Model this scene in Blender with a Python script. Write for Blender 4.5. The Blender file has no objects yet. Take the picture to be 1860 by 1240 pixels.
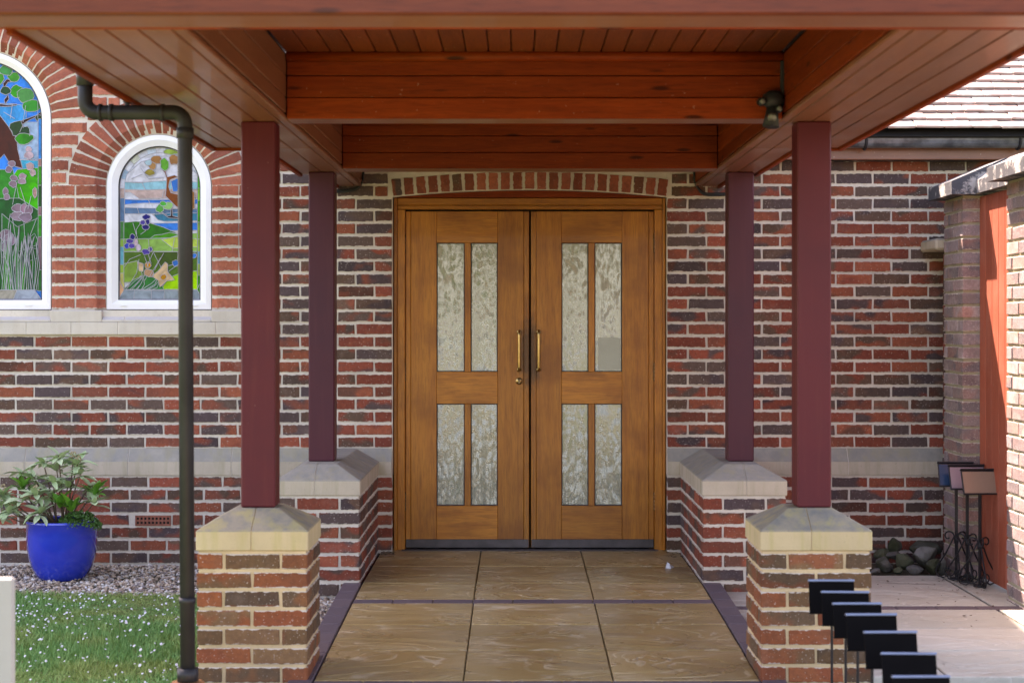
import bpy, bmesh, math, random
import numpy as np
from mathutils import Matrix, Vector

random.seed(7); np.random.seed(7)
SC = bpy.context.scene
COL = SC.collection
R = math.radians

# ------------------------------------------------------------------ camera, sky, sun, exposure
F = 3100.0            # focal length in photo pixels (60 mm on a 36 mm wide frame)
VX, VY = 937.0, 587.0 # vanishing point of the lines square to the wall
CH = 1.3675           # camera height above the door threshold
cam_d = bpy.data.cameras.new('camera')
cam = bpy.data.objects.new('camera', cam_d); COL.objects.link(cam)
cam.location = (0, 0, CH); cam.rotation_euler = (R(90), 0, 0)
cam_d.lens = 60; cam_d.sensor_width = 36; cam_d.sensor_fit = 'HORIZONTAL'
cam_d.shift_x = -(VX - 930) / 1860; cam_d.shift_y = -(620 - VY) / 1860
cam_d.clip_start = 0.05; cam_d.clip_end = 1000
cam_d.dof.use_dof = True; cam_d.dof.focus_distance = 10.2; cam_d.dof.aperture_fstop = 4.0
SC.camera = cam

SUN = Vector((-0.36, 0.58, 1.0)).normalized()      # towards the sun
world = bpy.data.worlds.new('World'); SC.world = world; world.use_nodes = True
wn = world.node_tree.nodes; wl = world.node_tree.links
sky = wn.new('ShaderNodeTexSky'); sky.sky_type = 'NISHITA'; sky.sun_disc = False
sky.sun_elevation = math.asin(SUN.z); sky.sun_rotation = math.atan2(SUN.x, SUN.y)
sky.air_density = 1.0; sky.dust_density = 2.0; sky.ozone_density = 1.0
wn['Background'].inputs['Strength'].default_value = 0.15
wl.new(sky.outputs[0], wn['Background'].inputs['Color'])
sun_d = bpy.data.lights.new('sun', 'SUN'); sun_d.energy = 5.0; sun_d.angle = R(0.5); sun_d.color = (1, .95, .87)
sun = bpy.data.objects.new('sun', sun_d); COL.objects.link(sun)
sun.location = (-5, 14, 20); sun.rotation_euler = SUN.to_track_quat('Z', 'Y').to_euler()
SC.view_settings.view_transform = 'Standard'; SC.view_settings.look = 'None'
SC.view_settings.exposure = 2.52; SC.view_settings.gamma = 1
SC.view_settings.use_curve_mapping = False
SC.view_settings.use_white_balance = True; SC.view_settings.white_balance_temperature = 8000; SC.view_settings.white_balance_tint = 26   # camera set for open shade

# ------------------------------------------------------------------ helpers
YW = 10.265           # plane of the church wall
def PX(x, Y): return (x - VX) / F * Y
def PZ(y, Y): return CH - (y - VY) / F * Y

class MB:
    def __init__(s): s.v = []; s.f = []
    def add(s, v, f):
        n = len(s.v); s.v += [tuple(p) for p in v]; s.f += [tuple(i + n for i in q) for q in f]; return s
    def box(s, x0, x1, y0, y1, z0, z1):
        v = [(x, y, z) for z in (z0, z1) for y in (y0, y1) for x in (x0, x1)]
        return s.add(v, [(0, 2, 3, 1), (4, 5, 7, 6), (0, 1, 5, 4), (2, 6, 7, 3), (0, 4, 6, 2), (1, 3, 7, 5)])
    def bbox(s, x0, x1, y0, y1, z0, z1, b=.003):
        bm = bmesh.new(); bmesh.ops.create_cube(bm, size=1)
        for p in bm.verts:
            p.co = ((x0 + x1) / 2 + p.co.x * (x1 - x0), (y0 + y1) / 2 + p.co.y * (y1 - y0), (z0 + z1) / 2 + p.co.z * (z1 - z0))
        bmesh.ops.bevel(bm, geom=bm.edges[:], offset=b, segments=1, affect='EDGES')
        return s.bm(bm)
    def bm(s, bm):
        bm.verts.index_update()
        s.add([p.co[:] for p in bm.verts], [[q.index for q in f.verts] for f in bm.faces]); bm.free(); return s
    def tube(s, pts, r, n=8, cap=True):
        pts = [Vector(p) for p in pts]; rs = r if isinstance(r, (list, tuple)) else [r] * len(pts)
        up = Vector((0, 0, 1)); base = len(s.v); prev = None
        for i, p in enumerate(pts):
            d = (pts[min(i + 1, len(pts) - 1)] - pts[max(i - 1, 0)]).normalized()
            if prev is None:
                a = d.cross(up)
                if a.length < .05: a = d.cross(Vector((1, 0, 0)))
            else:
                a = prev - d * prev.dot(d)
            a.normalize(); prev = a; b = d.cross(a)
            for k in range(n):
                t = 2 * math.pi * k / n
                s.v.append(tuple(p + (a * math.cos(t) + b * math.sin(t)) * rs[i]))
        for i in range(len(pts) - 1):
            for k in range(n):
                q = base + i * n; k2 = (k + 1) % n
                s.f.append((q + k, q + k2, q + n + k2, q + n + k))
        if cap:
            s.f.append(tuple(base + k for k in reversed(range(n))))
            q = base + (len(pts) - 1) * n; s.f.append(tuple(q + k for k in range(n)))
        return s
    def lathe(s, prof, c, n=32):
        base = len(s.v)
        for r, z in prof:
            for k in range(n):
                t = 2 * math.pi * k / n
                s.v.append((c[0] + r * math.cos(t), c[1] + r * math.sin(t), c[2] + z))
        for i in range(len(prof) - 1):
            for k in range(n):
                q = base + i * n; k2 = (k + 1) % n
                s.f.append((q + k, q + k2, q + n + k2, q + n + k))
        return s
    def prism(s, poly, y0, y1):        # polygon in X,Z pushed from y0 (front) to y1
        n = len(poly)
        v = [(p[0], y0, p[1]) for p in poly] + [(p[0], y1, p[1]) for p in poly]
        f = [tuple(range(n)), tuple(reversed(range(n, 2 * n)))]
        f += [(i, i + n, (i + 1) % n + n, (i + 1) % n) for i in range(n)]
        return s.add(v, f)
    def prismx(s, poly, x0, x1):       # polygon in Y,Z pushed along X
        n = len(poly)
        v = [(x0, p[0], p[1]) for p in poly] + [(x1, p[0], p[1]) for p in poly]
        f = [tuple(range(n)), tuple(reversed(range(n, 2 * n)))]
        f += [(i, i + n, (i + 1) % n + n, (i + 1) % n) for i in range(n)]
        return s.add(v, f)
    def mesh(s, name, smooth=False):
        m = bpy.data.meshes.new(name); m.from_pydata(s.v, [], s.f)
        bm = bmesh.new(); bm.from_mesh(m); bmesh.ops.recalc_face_normals(bm, faces=bm.faces[:]); bm.to_mesh(m); bm.free()
        if smooth: m.polygons.foreach_set('use_smooth', [True] * len(m.polygons))
        m.update(); return m
    def build(s, name, mat, parent=None, smooth=False):
        return link(name, s.mesh(name, smooth), mat, parent)

ROOT = {}
def link(name, mesh, mat, parent=None, loc=None, rot=None, scale=None):
    o = bpy.data.objects.new(name, mesh); COL.objects.link(o)
    if mat is not None:
        if not mesh.materials: mesh.materials.append(mat)
        elif mesh.materials[0] is not mat:
            o.material_slots[0].link = 'OBJECT'; o.material_slots[0].material = mat
    if parent is not None: adopt(o, parent)
    if loc: o.location = loc
    if rot: o.rotation_euler = rot
    if scale: o.scale = scale
    return o
def adopt(o, parent):
    o.parent = parent
    if parent.name in ROOT: o.matrix_parent_inverse = Matrix.Translation(-Vector(ROOT[parent.name]))
def tag(o, label, cat, group=None):
    o['label'] = label; o['category'] = cat
    if group: o['group'] = group
    return o
def thing(name, label, cat, loc=(0, 0, 0), group=None):
    o = bpy.data.objects.new(name, None); COL.objects.link(o); o.location = loc; o.empty_display_size = .1
    ROOT[o.name] = loc
    return tag(o, label, cat, group)
def kind(o, k): o['kind'] = k; return o
def rnd(a, b): return random.uniform(a, b)

# ------------------------------------------------------------------ materials
class NT:
    def __init__(s, name):
        s.m = bpy.data.materials.new(name); s.m.use_nodes = True
        s.n = s.m.node_tree.nodes; s.l = s.m.node_tree.links
        s.b = s.n['Principled BSDF']
    def node(s, t, **kw):
        n = s.n.new(t)
        for k, v in kw.items():
            if k in n.inputs.keys() if isinstance(k, str) else False: s.set(n.inputs[k], v)
            else: setattr(n, k, v)
        return n
    def set(s, sock, v):
        if hasattr(v, 'is_output'): s.l.new(v, sock)
        else: sock.default_value = v
    def coord(s, which='Object', scale=(1, 1, 1), offset=None):
        c = s.n.new('ShaderNodeTexCoord').outputs[which]
        if offset is not None:
            a = s.n.new('ShaderNodeVectorMath'); a.operation = 'ADD'; s.l.new(c, a.inputs[0]); s.l.new(offset, a.inputs[1]); c = a.outputs[0]
        mp = s.n.new('ShaderNodeMapping'); mp.inputs['Scale'].default_value = scale; s.l.new(c, mp.inputs['Vector']); return mp.outputs[0]
    def rand(s, mul=1.0, src='object'):
        if src == 'object': r = s.n.new('ShaderNodeObjectInfo').outputs['Random']
        else: r = s.n.new('ShaderNodeNewGeometry').outputs['Random Per Island']
        if mul == 1.0: return r
        return s.math('FRACT', s.math('MULTIPLY', r, mul))
    def math(s, op, a, b=None, c=None):
        n = s.n.new('ShaderNodeMath'); n.operation = op
        s.set(n.inputs[0], a)
        if b is not None: s.set(n.inputs[1], b)
        if c is not None: s.set(n.inputs[2], c)
        return n.outputs[0]
    def noise(s, vec, scale=5, detail=4, rough=.55, dist=0):
        n = s.n.new('ShaderNodeTexNoise'); s.l.new(vec, n.inputs['Vector'])
        n.inputs['Scale'].default_value = scale; n.inputs['Detail'].default_value = detail
        n.inputs['Roughness'].default_value = rough; n.inputs['Distortion'].default_value = dist
        return n.outputs['Fac']
    def ramp(s, fac, stops, interp='LINEAR'):
        n = s.n.new('ShaderNodeValToRGB'); e = n.color_ramp.elements; n.color_ramp.interpolation = interp
        while len(e) < len(stops): e.new(.5)
        for k, (p, c) in enumerate(stops):
            e[k].position = p; e[k].color = (*c, 1) if len(c) == 3 else c
        s.l.new(fac, n.inputs[0]); return n.outputs[0]
    def bw(s, fac, a, b):
        n = s.n.new('ShaderNodeMapRange'); s.l.new(fac, n.inputs[0]); n.inputs[1].default_value = a; n.inputs[2].default_value = b
        n.interpolation_type = 'SMOOTHSTEP'
        return n.outputs[0]
    def mix(s, fac, a, b, mode='MIX'):
        n = s.n.new('ShaderNodeMix'); n.data_type = 'RGBA'; n.blend_type = mode
        s.set(n.inputs[0], fac)
        for sock, v in ((n.inputs[6], a), (n.inputs[7], b)):
            if hasattr(v, 'is_output'): s.l.new(v, sock)
            else: sock.default_value = (*v, 1) if len(v) == 3 else v
        return n.outputs[2]
    def bump(s, h, strength=.4, dist=.005):
        n = s.n.new('ShaderNodeBump'); s.l.new(h, n.inputs['Height'])
        n.inputs['Strength'].default_value = strength; n.inputs['Distance'].default_value = dist
        s.l.new(n.outputs[0], s.b.inputs['Normal']); return n
    def out(s, col=None, rough=.6, spec=.5, metal=0, coat=0):
        if col is not None:
            if hasattr(col, 'is_output'): s.l.new(col, s.b.inputs['Base Color'])
            else: s.b.inputs['Base Color'].default_value = (*col, 1)
        s.set(s.b.inputs['Roughness'], rough); s.b.inputs['Specular IOR Level'].default_value = spec
        s.b.inputs['Metallic'].default_value = metal; s.b.inputs['Coat Weight'].default_value = coat
        return s.m
    def randvec(s, src='object', k=37.0):
        r = s.rand(src=src)
        n = s.n.new('ShaderNodeCombineXYZ')
        for i, q in enumerate((k, k * 1.7, k * .6)): s.l.new(s.math('MULTIPLY', r, q), n.inputs[i])
        return n.outputs[0]

RED = [(.30, .070, .040), (.26, .062, .038), (.34, .092, .048), (.27, .078, .047)]
DRK = [(.108, .070, .066), (.130, .082, .066), (.092, .062, .065), (.165, .090, .062)]
def mat_brick(name, stops, second, patch=(.46, .60), src='object', speck=.66, smear=True, lichen=None):
    t = NT(name); off = t.randvec(src)
    v = t.coord('Object', (1, 1, 1), off)
    c1 = t.ramp(t.rand(1.0, src), stops, 'CONSTANT')
    c2 = t.ramp(t.rand(7.31, src), second, 'CONSTANT')
    vs = t.coord('Object', (6, 6, 9), off)
    c = t.mix(t.bw(t.noise(vs, 1.15, 1.5, .45, .3), *patch), c1, c2)
    c = t.mix(t.math('MULTIPLY', t.bw(t.noise(v, 42, 5, .75), .35, .7), .6), c, t.mix(.55, c, (.03, .02, .018)))
    tone = t.math('ADD', t.math('MULTIPLY', t.rand(3.77, src), .5), .72)
    hs = t.n.new('ShaderNodeHueSaturation'); t.l.new(c, hs.inputs['Color']); t.l.new(tone, hs.inputs['Value']); c = hs.outputs[0]
    mort = (.56, .49, .42)
    c = t.mix(t.math('MULTIPLY', t.bw(t.noise(v, 130, 2, .5), speck, speck + .05), .5), c, (.62, .56, .50))
    # a lime bloom wiped over some faces
    c = t.mix(t.math('MULTIPLY', t.bw(t.noise(v, 9, 5, .65), .56, .80), .16), c, (.46, .36, .30))
    if smear:
        g = t.n.new('ShaderNodeSeparateXYZ'); t.l.new(t.coord('Generated'), g.inputs[0])
        e = t.math('MINIMUM', g.outputs[2], t.math('SUBTRACT', 1.0, g.outputs[2]))
        e = t.math('ADD', e, t.math('MULTIPLY', t.math('SUBTRACT', t.noise(v, 38, 3, .6), .5), .34))
        c = t.mix(t.math('SUBTRACT', 1.0, t.bw(e, .035, .075)), c, mort)
    if lichen: c = t.mix(t.math('MULTIPLY', t.bw(t.noise(t.coord('Object', (1, 1, 1), off), 6, 4), .45, .65), .6), c, lichen)
    t.bump(t.noise(v, 55, 6, .7, .3), .55, .004)
    return t.out(c, .88, .3)
def stops(cols):
    n = len(cols); return [(i / n, c) for i, c in enumerate(cols)]
MIXED = [RED[0], DRK[0], RED[1], DRK[3], RED[2], DRK[1], RED[0], RED[3], DRK[2], (.15, .060, .040), RED[1], DRK[1]]
SECOND = [DRK[1], RED[0], DRK[2], (.13, .074, .05), RED[2], DRK[0], RED[3]]
M = {}
M['brick'] = mat_brick('brick_mixed', stops(MIXED), stops(SECOND))
M['brick_stuff'] = mat_brick('brick_mixed_far', stops(MIXED), stops(SECOND), src='island', smear=False)
M['brick_red'] = mat_brick('brick_red', stops([(.40, .112, .064), (.36, .098, .058), (.43, .128, .072), (.34, .10, .066)]), stops([(.32, .09, .056), (.40, .125, .078)]), speck=.70)
OLD = [(.44, .28, .25), (.36, .25, .25), (.42, .24, .21), (.34, .27, .28), (.27, .19, .19)]
M['brick_old'] = mat_brick('brick_weathered', stops(OLD), stops([(.26, .21, .22), (.40, .30, .29)]), lichen=(.24, .19, .18), speck=.62)

def mat_mortar(name, col, dark):
    t = NT(name); v = t.coord()
    c = t.mix(t.bw(t.noise(v, 3, 4), .35, .7), col, tuple(q * .74 for q in col))
    c = t.mix(t.math('MULTIPLY', t.bw(t.noise(v, 50, 4, .7), .5, .75), .45), c, dark)
    t.bump(t.noise(v, 120, 5, .7), .6, .004)
    return t.out(c, .95, .2)
M['mortar'] = mat_mortar('mortar', (.69, .62, .54), (.44, .37, .30))
M['mortar_warm_lit'] = mat_mortar('warm_lit_mortar', (.66, .50, .30), (.42, .30, .16))  # warm bounce off sunlit ground painted into the front piers' mortar
WARM_BROWN = [(.18, .098, .046), (.26, .076, .030), (.15, .088, .048), (.23, .098, .042), (.13, .078, .048), (.29, .090, .036), (.20, .108, .050), (.24, .085, .036)]  # front pier bricks, browned to carry the same warm bounced light
M['brick_warm_lit'] = mat_brick('brick_warm_lit', stops(WARM_BROWN), stops([(.14, .085, .048), (.27, .075, .032), (.19, .10, .048), (.24, .08, .036)]))
M['mortar_old'] = mat_mortar('mortar_old', (.42, .38, .27), (.2, .17, .11))

def mat_stone(name, col, dirt, amount=.6, up=True, stain=(.36, .31, .15), sk=.55):
    t = NT(name); v = t.coord()
    c = t.mix(t.bw(t.noise(v, 4, 5, .6), .3, .75), col, tuple(q * .82 for q in col))
    if up:   # weathering on the sloped, rain-washed tops
        g = t.n.new('ShaderNodeSeparateXYZ'); t.l.new(t.n.new('ShaderNodeNewGeometry').outputs['Normal'], g.inputs[0])
        f = t.math('MULTIPLY', t.bw(g.outputs[2], .2, .6), t.math('ADD', t.math('MULTIPLY', t.noise(v, 14, 5, .65), 1.1), .3))
        c = t.mix(t.math('MULTIPLY', f, amount), c, dirt)
    vs = t.coord('Object', (9, 9, 1.2))
    c = t.mix(t.math('MULTIPLY', t.bw(t.noise(vs, 1.6, 4, .6), .45, .7), sk), c, stain)
    c = t.mix(t.math('MULTIPLY', t.bw(t.noise(v, 120, 3, .6), .66, .72), .5), c, (.13, .12, .11))
    t.bump(t.noise(v, 90, 5, .7), .35, .003)
    return t.out(c, .85, .3)
M['stone'] = mat_stone('sandstone', (.54, .46, .36), (.22, .22, .205), .9, stain=(.33, .29, .18), sk=.5)
M['stone_warm_lit'] = mat_stone('warm_lit_sandstone', (.58, .46, .27), (.18, .175, .155), .95, stain=(.40, .34, .12), sk=.55)  # warm bounced light put into the front caps' yellow, plus lichen stains
M['stone_sill'] = mat_stone('sill_stone', (.64, .58, .50), (.44, .42, .44), .8, stain=(.50, .42, .33), sk=.4)
M['coping'] = None
t = NT('lichen_shade_coping'); v = t.coord()
c = t.mix(t.bw(t.noise(v, 9, 6, .7), .50, .62), (.075, .078, .088), (.40, .38, .36))  # base darkened to carry shadow on the coping sides, mottled with lichen
t.bump(t.noise(v, 60, 5, .7), .6, .006); M['coping'] = t.out(c, .9, .2)

def mat_wood(name, col, col2, axis, knots=0.0, rough=.4, coat=0.15, fade=None, grain=.5, wear=0.0, spec=.5, vary=.35, hand=False):
    t = NT(name); off = t.randvec('object', 11.0)
    sc = {'x': (.7, 9, 9), 'y': (9, .7, 9), 'z': (9, 9, .7)}[axis]
    v = t.coord('Object', sc, off)
    g = t.noise(v, 3.2, 5, .65, .4)
    c = t.mix(t.bw(g, .25, .75), col, col2)
    c = t.mix(t.math('MULTIPLY', t.bw(t.noise(v, 16, 3, .6), .42, .75), grain), c, tuple(q * .45 for q in col))
    tone = t.math('ADD', t.math('MULTIPLY', t.rand(5.13), vary), 1 - vary / 2)
    hs = t.n.new('ShaderNodeHueSaturation'); t.l.new(c, hs.inputs['Color']); t.l.new(tone, hs.inputs['Value']); c = hs.outputs[0]
    if knots:
        sk = {'x': (1.2, 5, 5), 'y': (5, 1.2, 5), 'z': (5, 5, 1.2)}[axis]
        vo = t.n.new('ShaderNodeTexVoronoi'); vo.inputs['Scale'].default_value = 3.0; t.l.new(t.coord('Object', sk, off), vo.inputs['Vector'])
        c = t.mix(t.math('MULTIPLY', t.math('SUBTRACT', 1.0, t.bw(vo.outputs['Distance'], .07, .20)), knots), c, tuple(q * .22 for q in col))
    if fade: c = t.mix(t.math('MULTIPLY', t.bw(t.noise(t.coord('Object', (3, 3, 3), off), 1.2, 4), .45, .7), .5), c, fade)
    if wear:
        vw = t.coord('Object', (6, 6, 6), off)
        c = t.mix(t.math('MULTIPLY', t.bw(t.noise(vw, 9, 3, .6), .68, .74), wear), c, (.55, .45, .36))
    if hand:   # grime worn in round the handles
        g_ = t.n.new('ShaderNodeSeparateXYZ'); t.l.new(t.coord('Object'), g_.inputs[0])
        ex = t.math('MULTIPLY', t.math('SUBTRACT', g_.outputs[0], .085), 1 / .075); ez = t.math('MULTIPLY', t.math('SUBTRACT', g_.outputs[2], 1.17), 1 / .24)
        q_ = t.math('ADD', t.math('POWER', ex, 2.0), t.math('POWER', ez, 2.0))
        q_ = t.math('ADD', q_, t.math('MULTIPLY', t.math('SUBTRACT', t.noise(t.coord('Object', (1, 1, .5)), 22, 5, .7), .5), 2.2))
        c = t.mix(t.math('MULTIPLY', t.math('SUBTRACT', 1.0, t.bw(q_, .1, 1.2)), .75), c, (.035, .016, .008))
    t.bump(t.noise(v, 10, 4, .6), .12, .003)
    return t.out(c, rough, spec, 0, coat)
for a in 'xyz':
    M['stain_' + a] = mat_wood('red_stained_timber_' + a, (.175, .022, .0035), (.25, .038, .0065), a, knots=.9, rough=.5, coat=.0, spec=.14, wear=.2, vary=.45)
    M['soffit_' + a] = mat_wood('brown_soffit_timber_' + a, (.185, .062, .032), (.24, .088, .046), a, knots=.1, rough=.42, coat=.1, wear=.55, grain=.25, vary=.3)
    M['door_' + a] = mat_wood('honey_door_timber_' + a, (.35, .110, .010), (.50, .185, .020), a, knots=.0, rough=.38, coat=.06, grain=.5, fade=(.17, .045, .005), vary=.3, spec=.35, hand=True)
M['ceiling'] = mat_wood('dark_ceiling_timber', (.15, .026, .004), (.20, .042, .008), 'y', knots=.2, rough=.5, wear=.8)
M['stain_front'] = mat_wood('front_beam_timber', (.105, .018, .005), (.15, .030, .009), 'x', knots=.6, rough=.5, coat=0, spec=.3, vary=.2)
M['gate_red'] = mat_wood('red_gate_paint', (.36, .07, .032), (.42, .10, .05), 'z', rough=.6, coat=0, grain=.3, wear=.4, fade=(.42, .14, .09))

def mat_simple(name, col, rough=.5, metal=0, spec=.5, coat=0, bump=None, var=.2, scale=8):
    t = NT(name); v = t.coord()
    c = t.mix(t.bw(t.noise(v, scale, 4), .3, .7), col, tuple(q * (1 - var) for q in col))
    if bump: t.bump(t.noise(v, bump[0], 5, .65), bump[1], bump[2])
    return t.out(c, rough, spec, metal, coat)
t = NT('burgundy_post_paint'); v = t.coord(); vz = t.coord('Object', (14, 14, .8))
c = t.mix(t.bw(t.noise(v, 2.2, 4), .35, .7), (.102, .0075, .014), (.080, .0062, .014))
c = t.mix(t.math('MULTIPLY', t.bw(t.noise(vz, 2.5, 4), .5, .75), .35), c, (.12, .020, .020))
c = t.mix(t.math('MULTIPLY', t.bw(t.noise(v, 70, 3), .735, .765), .5), c, (.34, .24, .22))
t.bump(t.noise(vz, 8, 3), .08, .003); M['post'] = t.out(c, .45, .28)
t = NT('cool_lit_post_paint'); v = t.coord(); vz = t.coord('Object', (14, 14, .8))  # rear posts: same paint as the front, cool bluish light put into its colour
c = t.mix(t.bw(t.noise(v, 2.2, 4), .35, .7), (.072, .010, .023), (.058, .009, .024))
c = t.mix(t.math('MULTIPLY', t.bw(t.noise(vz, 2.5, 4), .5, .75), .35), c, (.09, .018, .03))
t.bump(t.noise(vz, 8, 3), .08, .003); M['post_cool_lit'] = t.out(c, .42, .3)
M['white_frame'] = mat_simple('white_upvc', (.83, .83, .85), .28, var=.05)
M['gasket'] = mat_simple('black_gasket', (.02, .02, .022), .5)
M['lead'] = mat_simple('lead_came', (.46, .45, .50), .5)
M['black_plastic'] = mat_simple('black_pvc_pipe', (.028, .028, .033), .45, spec=.28, var=.4, scale=5)
M['gutter'] = mat_simple('weathered_gutter', (.16, .17, .20), .32, var=.65, scale=14, bump=(40, .3, .002))
M['black_metal'] = mat_simple('black_iron', (.018, .018, .022), .38, .3, var=.3)
M['cable'] = mat_simple('black_cable', (.012, .012, .013), .45)
M['brass'] = mat_simple('aged_brass', (.55, .36, .13), .32, 1.0, var=.35, scale=30)
M['hinge'] = mat_simple('bronze_hinge', (.22, .16, .09), .4, .8, var=.5, scale=60)
M['kick'] = mat_simple('kick_plate', (.10, .085, .085), .55, .2, var=.4, scale=14)
M['dark'] = mat_simple('dark_gap', (.012, .010, .009), .9)
M['putty'] = mat_simple('dark_putty', (.03, .03, .045), .6)
M['terracotta'] = mat_simple('terracotta', (.34, .11, .07), .8, var=.3, scale=20)
M['clay'] = mat_simple('clay_gully', (.38, .16, .06), .7, var=.4, scale=18)
M['soil'] = mat_simple('soil', (.05, .035, .025), 1, bump=(60, .8, .01))
M['pale_paint'] = mat_simple('pale_grey_paint', (.33, .32, .315), .6, var=.05)
M['paper'] = mat_simple('paper', (.72, .76, .82), .8, var=.05)
M['lens'] = mat_simple('clear_lens', (.16, .16, .15), .15)
t = NT('cobalt_glaze'); v = t.coord()
c = t.mix(t.bw(t.noise(v, 7, 4), .3, .7), (.012, .035, .42), (.016, .05, .50))
M['glaze'] = t.out(c, .06, .6, 0, .9)
t = NT('obscure_glass'); v = t.coord('Object', (1, 1, .40))
nz = t.n.new('ShaderNodeTexNoise'); nz.inputs['Scale'].default_value = 13; nz.inputs['Detail'].default_value = 2; t.l.new(v, nz.inputs['Vector'])
vm = t.n.new('ShaderNodeVectorMath'); vm.operation = 'MULTIPLY_ADD'; t.l.new(nz.outputs['Color'], vm.inputs[0]); vm.inputs[1].default_value = (.36, .36, .36); t.l.new(v, vm.inputs[2])
wv = t.n.new('ShaderNodeTexWave'); wv.inputs['Scale'].default_value = 58; wv.inputs['Distortion'].default_value = 2.5; wv.inputs['Detail'].default_value = 2; wv.inputs['Detail Scale'].default_value = 3
t.l.new(vm.outputs[0], wv.inputs['Vector'])
t.bump(t.math('ADD', wv.outputs['Fac'], t.math('MULTIPLY', t.noise(v, 80, 4), .16)), .12, .004)
M['glass'] = t.out((.14, .17, .12), .15, .5); t.b.inputs['IOR'].default_value = 2.5
GLASS = {}
def mat_glass(col):
    k = tuple(round(q, 3) for q in col)
    if k not in GLASS:
        t = NT('stained_glass'); v = t.coord('Object', (1, 1, 1), t.randvec('object', 5))
        sat = lambda q, k: max(0, .33 * sum(col) + (q - .33 * sum(col)) * k)
        A = tuple((sat(q, 1.4) ** 1.35) * .95 for q in col)
        c = t.mix(t.bw(t.noise(v, 14, 4, .6, 1.2), .3, .75), A, tuple(q * .55 + .004 for q in A))
        c = t.mix(t.math('MULTIPLY', t.bw(t.noise(v, 6, 3), .55, .75), .35), c, tuple(min(1, q * 1.4 + .008) for q in A))
        t.bump(t.noise(v, 25, 3), .1, .002)
        GLASS[k] = t.out(c, .2, .12)
    return GLASS[k]
def mat_slab(name, c1, c2, vein, rough):
    """riven stone: thin split layers whose broken edges run across the face as flowing ridges"""
    t = NT(name); off = t.randvec('object', 9.0)
    v = t.coord('Object', (1, 1, 1), off); vs = t.coord('Object', (1.0, 1.8, 1), off); vs.node.inputs['Rotation'].default_value = (0, 0, .35)
    c = t.mix(t.bw(t.noise(v, 1.8, 4, .5, .4), .3, .7), c1, c2)
    n_ = t.noise(vs, 1.5, 4, .5, 1.1)
    lay = t.math('FRACT', t.math('MULTIPLY', n_, 13.0))
    edge = t.math('MULTIPLY', t.math('SUBTRACT', 1.0, t.bw(lay, .0, .30)), t.bw(t.noise(v, 5, 3), .38, .62))
    c = t.mix(t.math('MULTIPLY', edge, .85), c, vein)
    c = t.mix(t.math('MULTIPLY', t.bw(t.noise(v, 3.0, 5, .65), .52, .72), .35), c, vein)
    c = t.mix(t.math('MULTIPLY', t.bw(t.noise(v, 140, 3, .6), .58, .70), .25), c, tuple(q * .5 for q in c2))
    tone = t.math('ADD', t.math('MULTIPLY', t.rand(5.13), .22), .89)
    hs = t.n.new('ShaderNodeHueSaturation'); t.l.new(c, hs.inputs['Color']); t.l.new(tone, hs.inputs['Value']); c = hs.outputs[0]
    h = t.math('ADD', t.math('MULTIPLY', t.bw(lay, .0, .35), .35), t.math('ADD', t.math('MULTIPLY', n_, 2.0), t.math('MULTIPLY', t.noise(v, 90, 4), .12)))
    t.bump(h, .9, .014)
    return t.out(c, t.math('ADD', rough, t.math('MULTIPLY', t.noise(v, 4, 3), .2)), .45)
M['slab'] = mat_slab('buff_riven_slab', (.40, .280, .120), (.31, .208, .082), (.60, .50, .34), .20)
M['slab_warm'] = mat_slab('tan_slab', (.25, .175, .095), (.19, .13, .07), (.30, .23, .15), .7)
M['slab_grey'] = mat_slab('pale_riven_slab', (.46, .435, .375), (.39, .37, .31), (.55, .53, .47), .6)
t = NT('purple_paver'); v = t.coord('Object', (1, 1, 1), t.randvec())
c = t.mix(t.rand(), (.16, .115, .125), (.11, .085, .105)); c = t.mix(t.math('MULTIPLY', t.noise(v, 50, 4), .5), c, (.07, .055, .06))
t.bump(t.noise(v, 90, 4), .3, .003); M['paver'] = t.out(c, .6, .4)
t = NT('ground_soil'); v = t.coord()
c = t.mix(t.bw(t.noise(v, 6, 5), .35, .65), (.10, .085, .06), (.06, .055, .035)); t.bump(t.noise(v, 50, 5), .7, .01); M['ground'] = t.out(c, .95, .2)
t = NT('far_grass'); v = t.coord()
c = t.mix(t.bw(t.noise(v, 1.5, 5), .35, .65), (.085, .10, .05), (.12, .125, .07)); t.bump(t.noise(v, 60, 5), .7, .02); M['far_grass'] = t.out(c, .95, .2)
t = NT('lawn_soil'); v = t.coord()
c = t.mix(t.bw(t.noise(v, 7, 5), .35, .65), (.07, .13, .035), (.13, .16, .05)); M['lawn'] = t.out(c, .95, .2)
t = NT('grass_blade'); v = t.coord()
c = t.mix(t.rand(src='island'), (.105, .26, .075), (.20, .38, .105)); c = t.mix(t.math('MULTIPLY', t.bw(t.noise(v, 2.5, 4), .45, .66), .8), c, (.27, .33, .09))
M['grass'] = t.out(c, .6, .3)
t = NT('gravel'); c = t.ramp(t.rand(src='island'), stops([(.45, .36, .28), (.36, .27, .20), (.52, .46, .40), (.27, .19, .14), (.58, .54, .50), (.40, .30, .22), (.24, .20, .19), (.48, .37, .27)]), 'CONSTANT')
M['gravel'] = t.out(c, .75, .35)
t = NT('boulder'); v = t.coord('Object', (1, 1, 1), t.randvec())
c = t.ramp(t.rand(), stops([(.115, .11, .10), (.085, .092, .06), (.125, .12, .115), (.085, .088, .07)]), 'CONSTANT')
c = t.mix(t.bw(t.noise(v, 9, 5), .45, .65), c, (.06, .065, .035)); t.bump(t.noise(v, 30, 5), .9, .02); M['rock'] = t.out(c, .9, .2)
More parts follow.
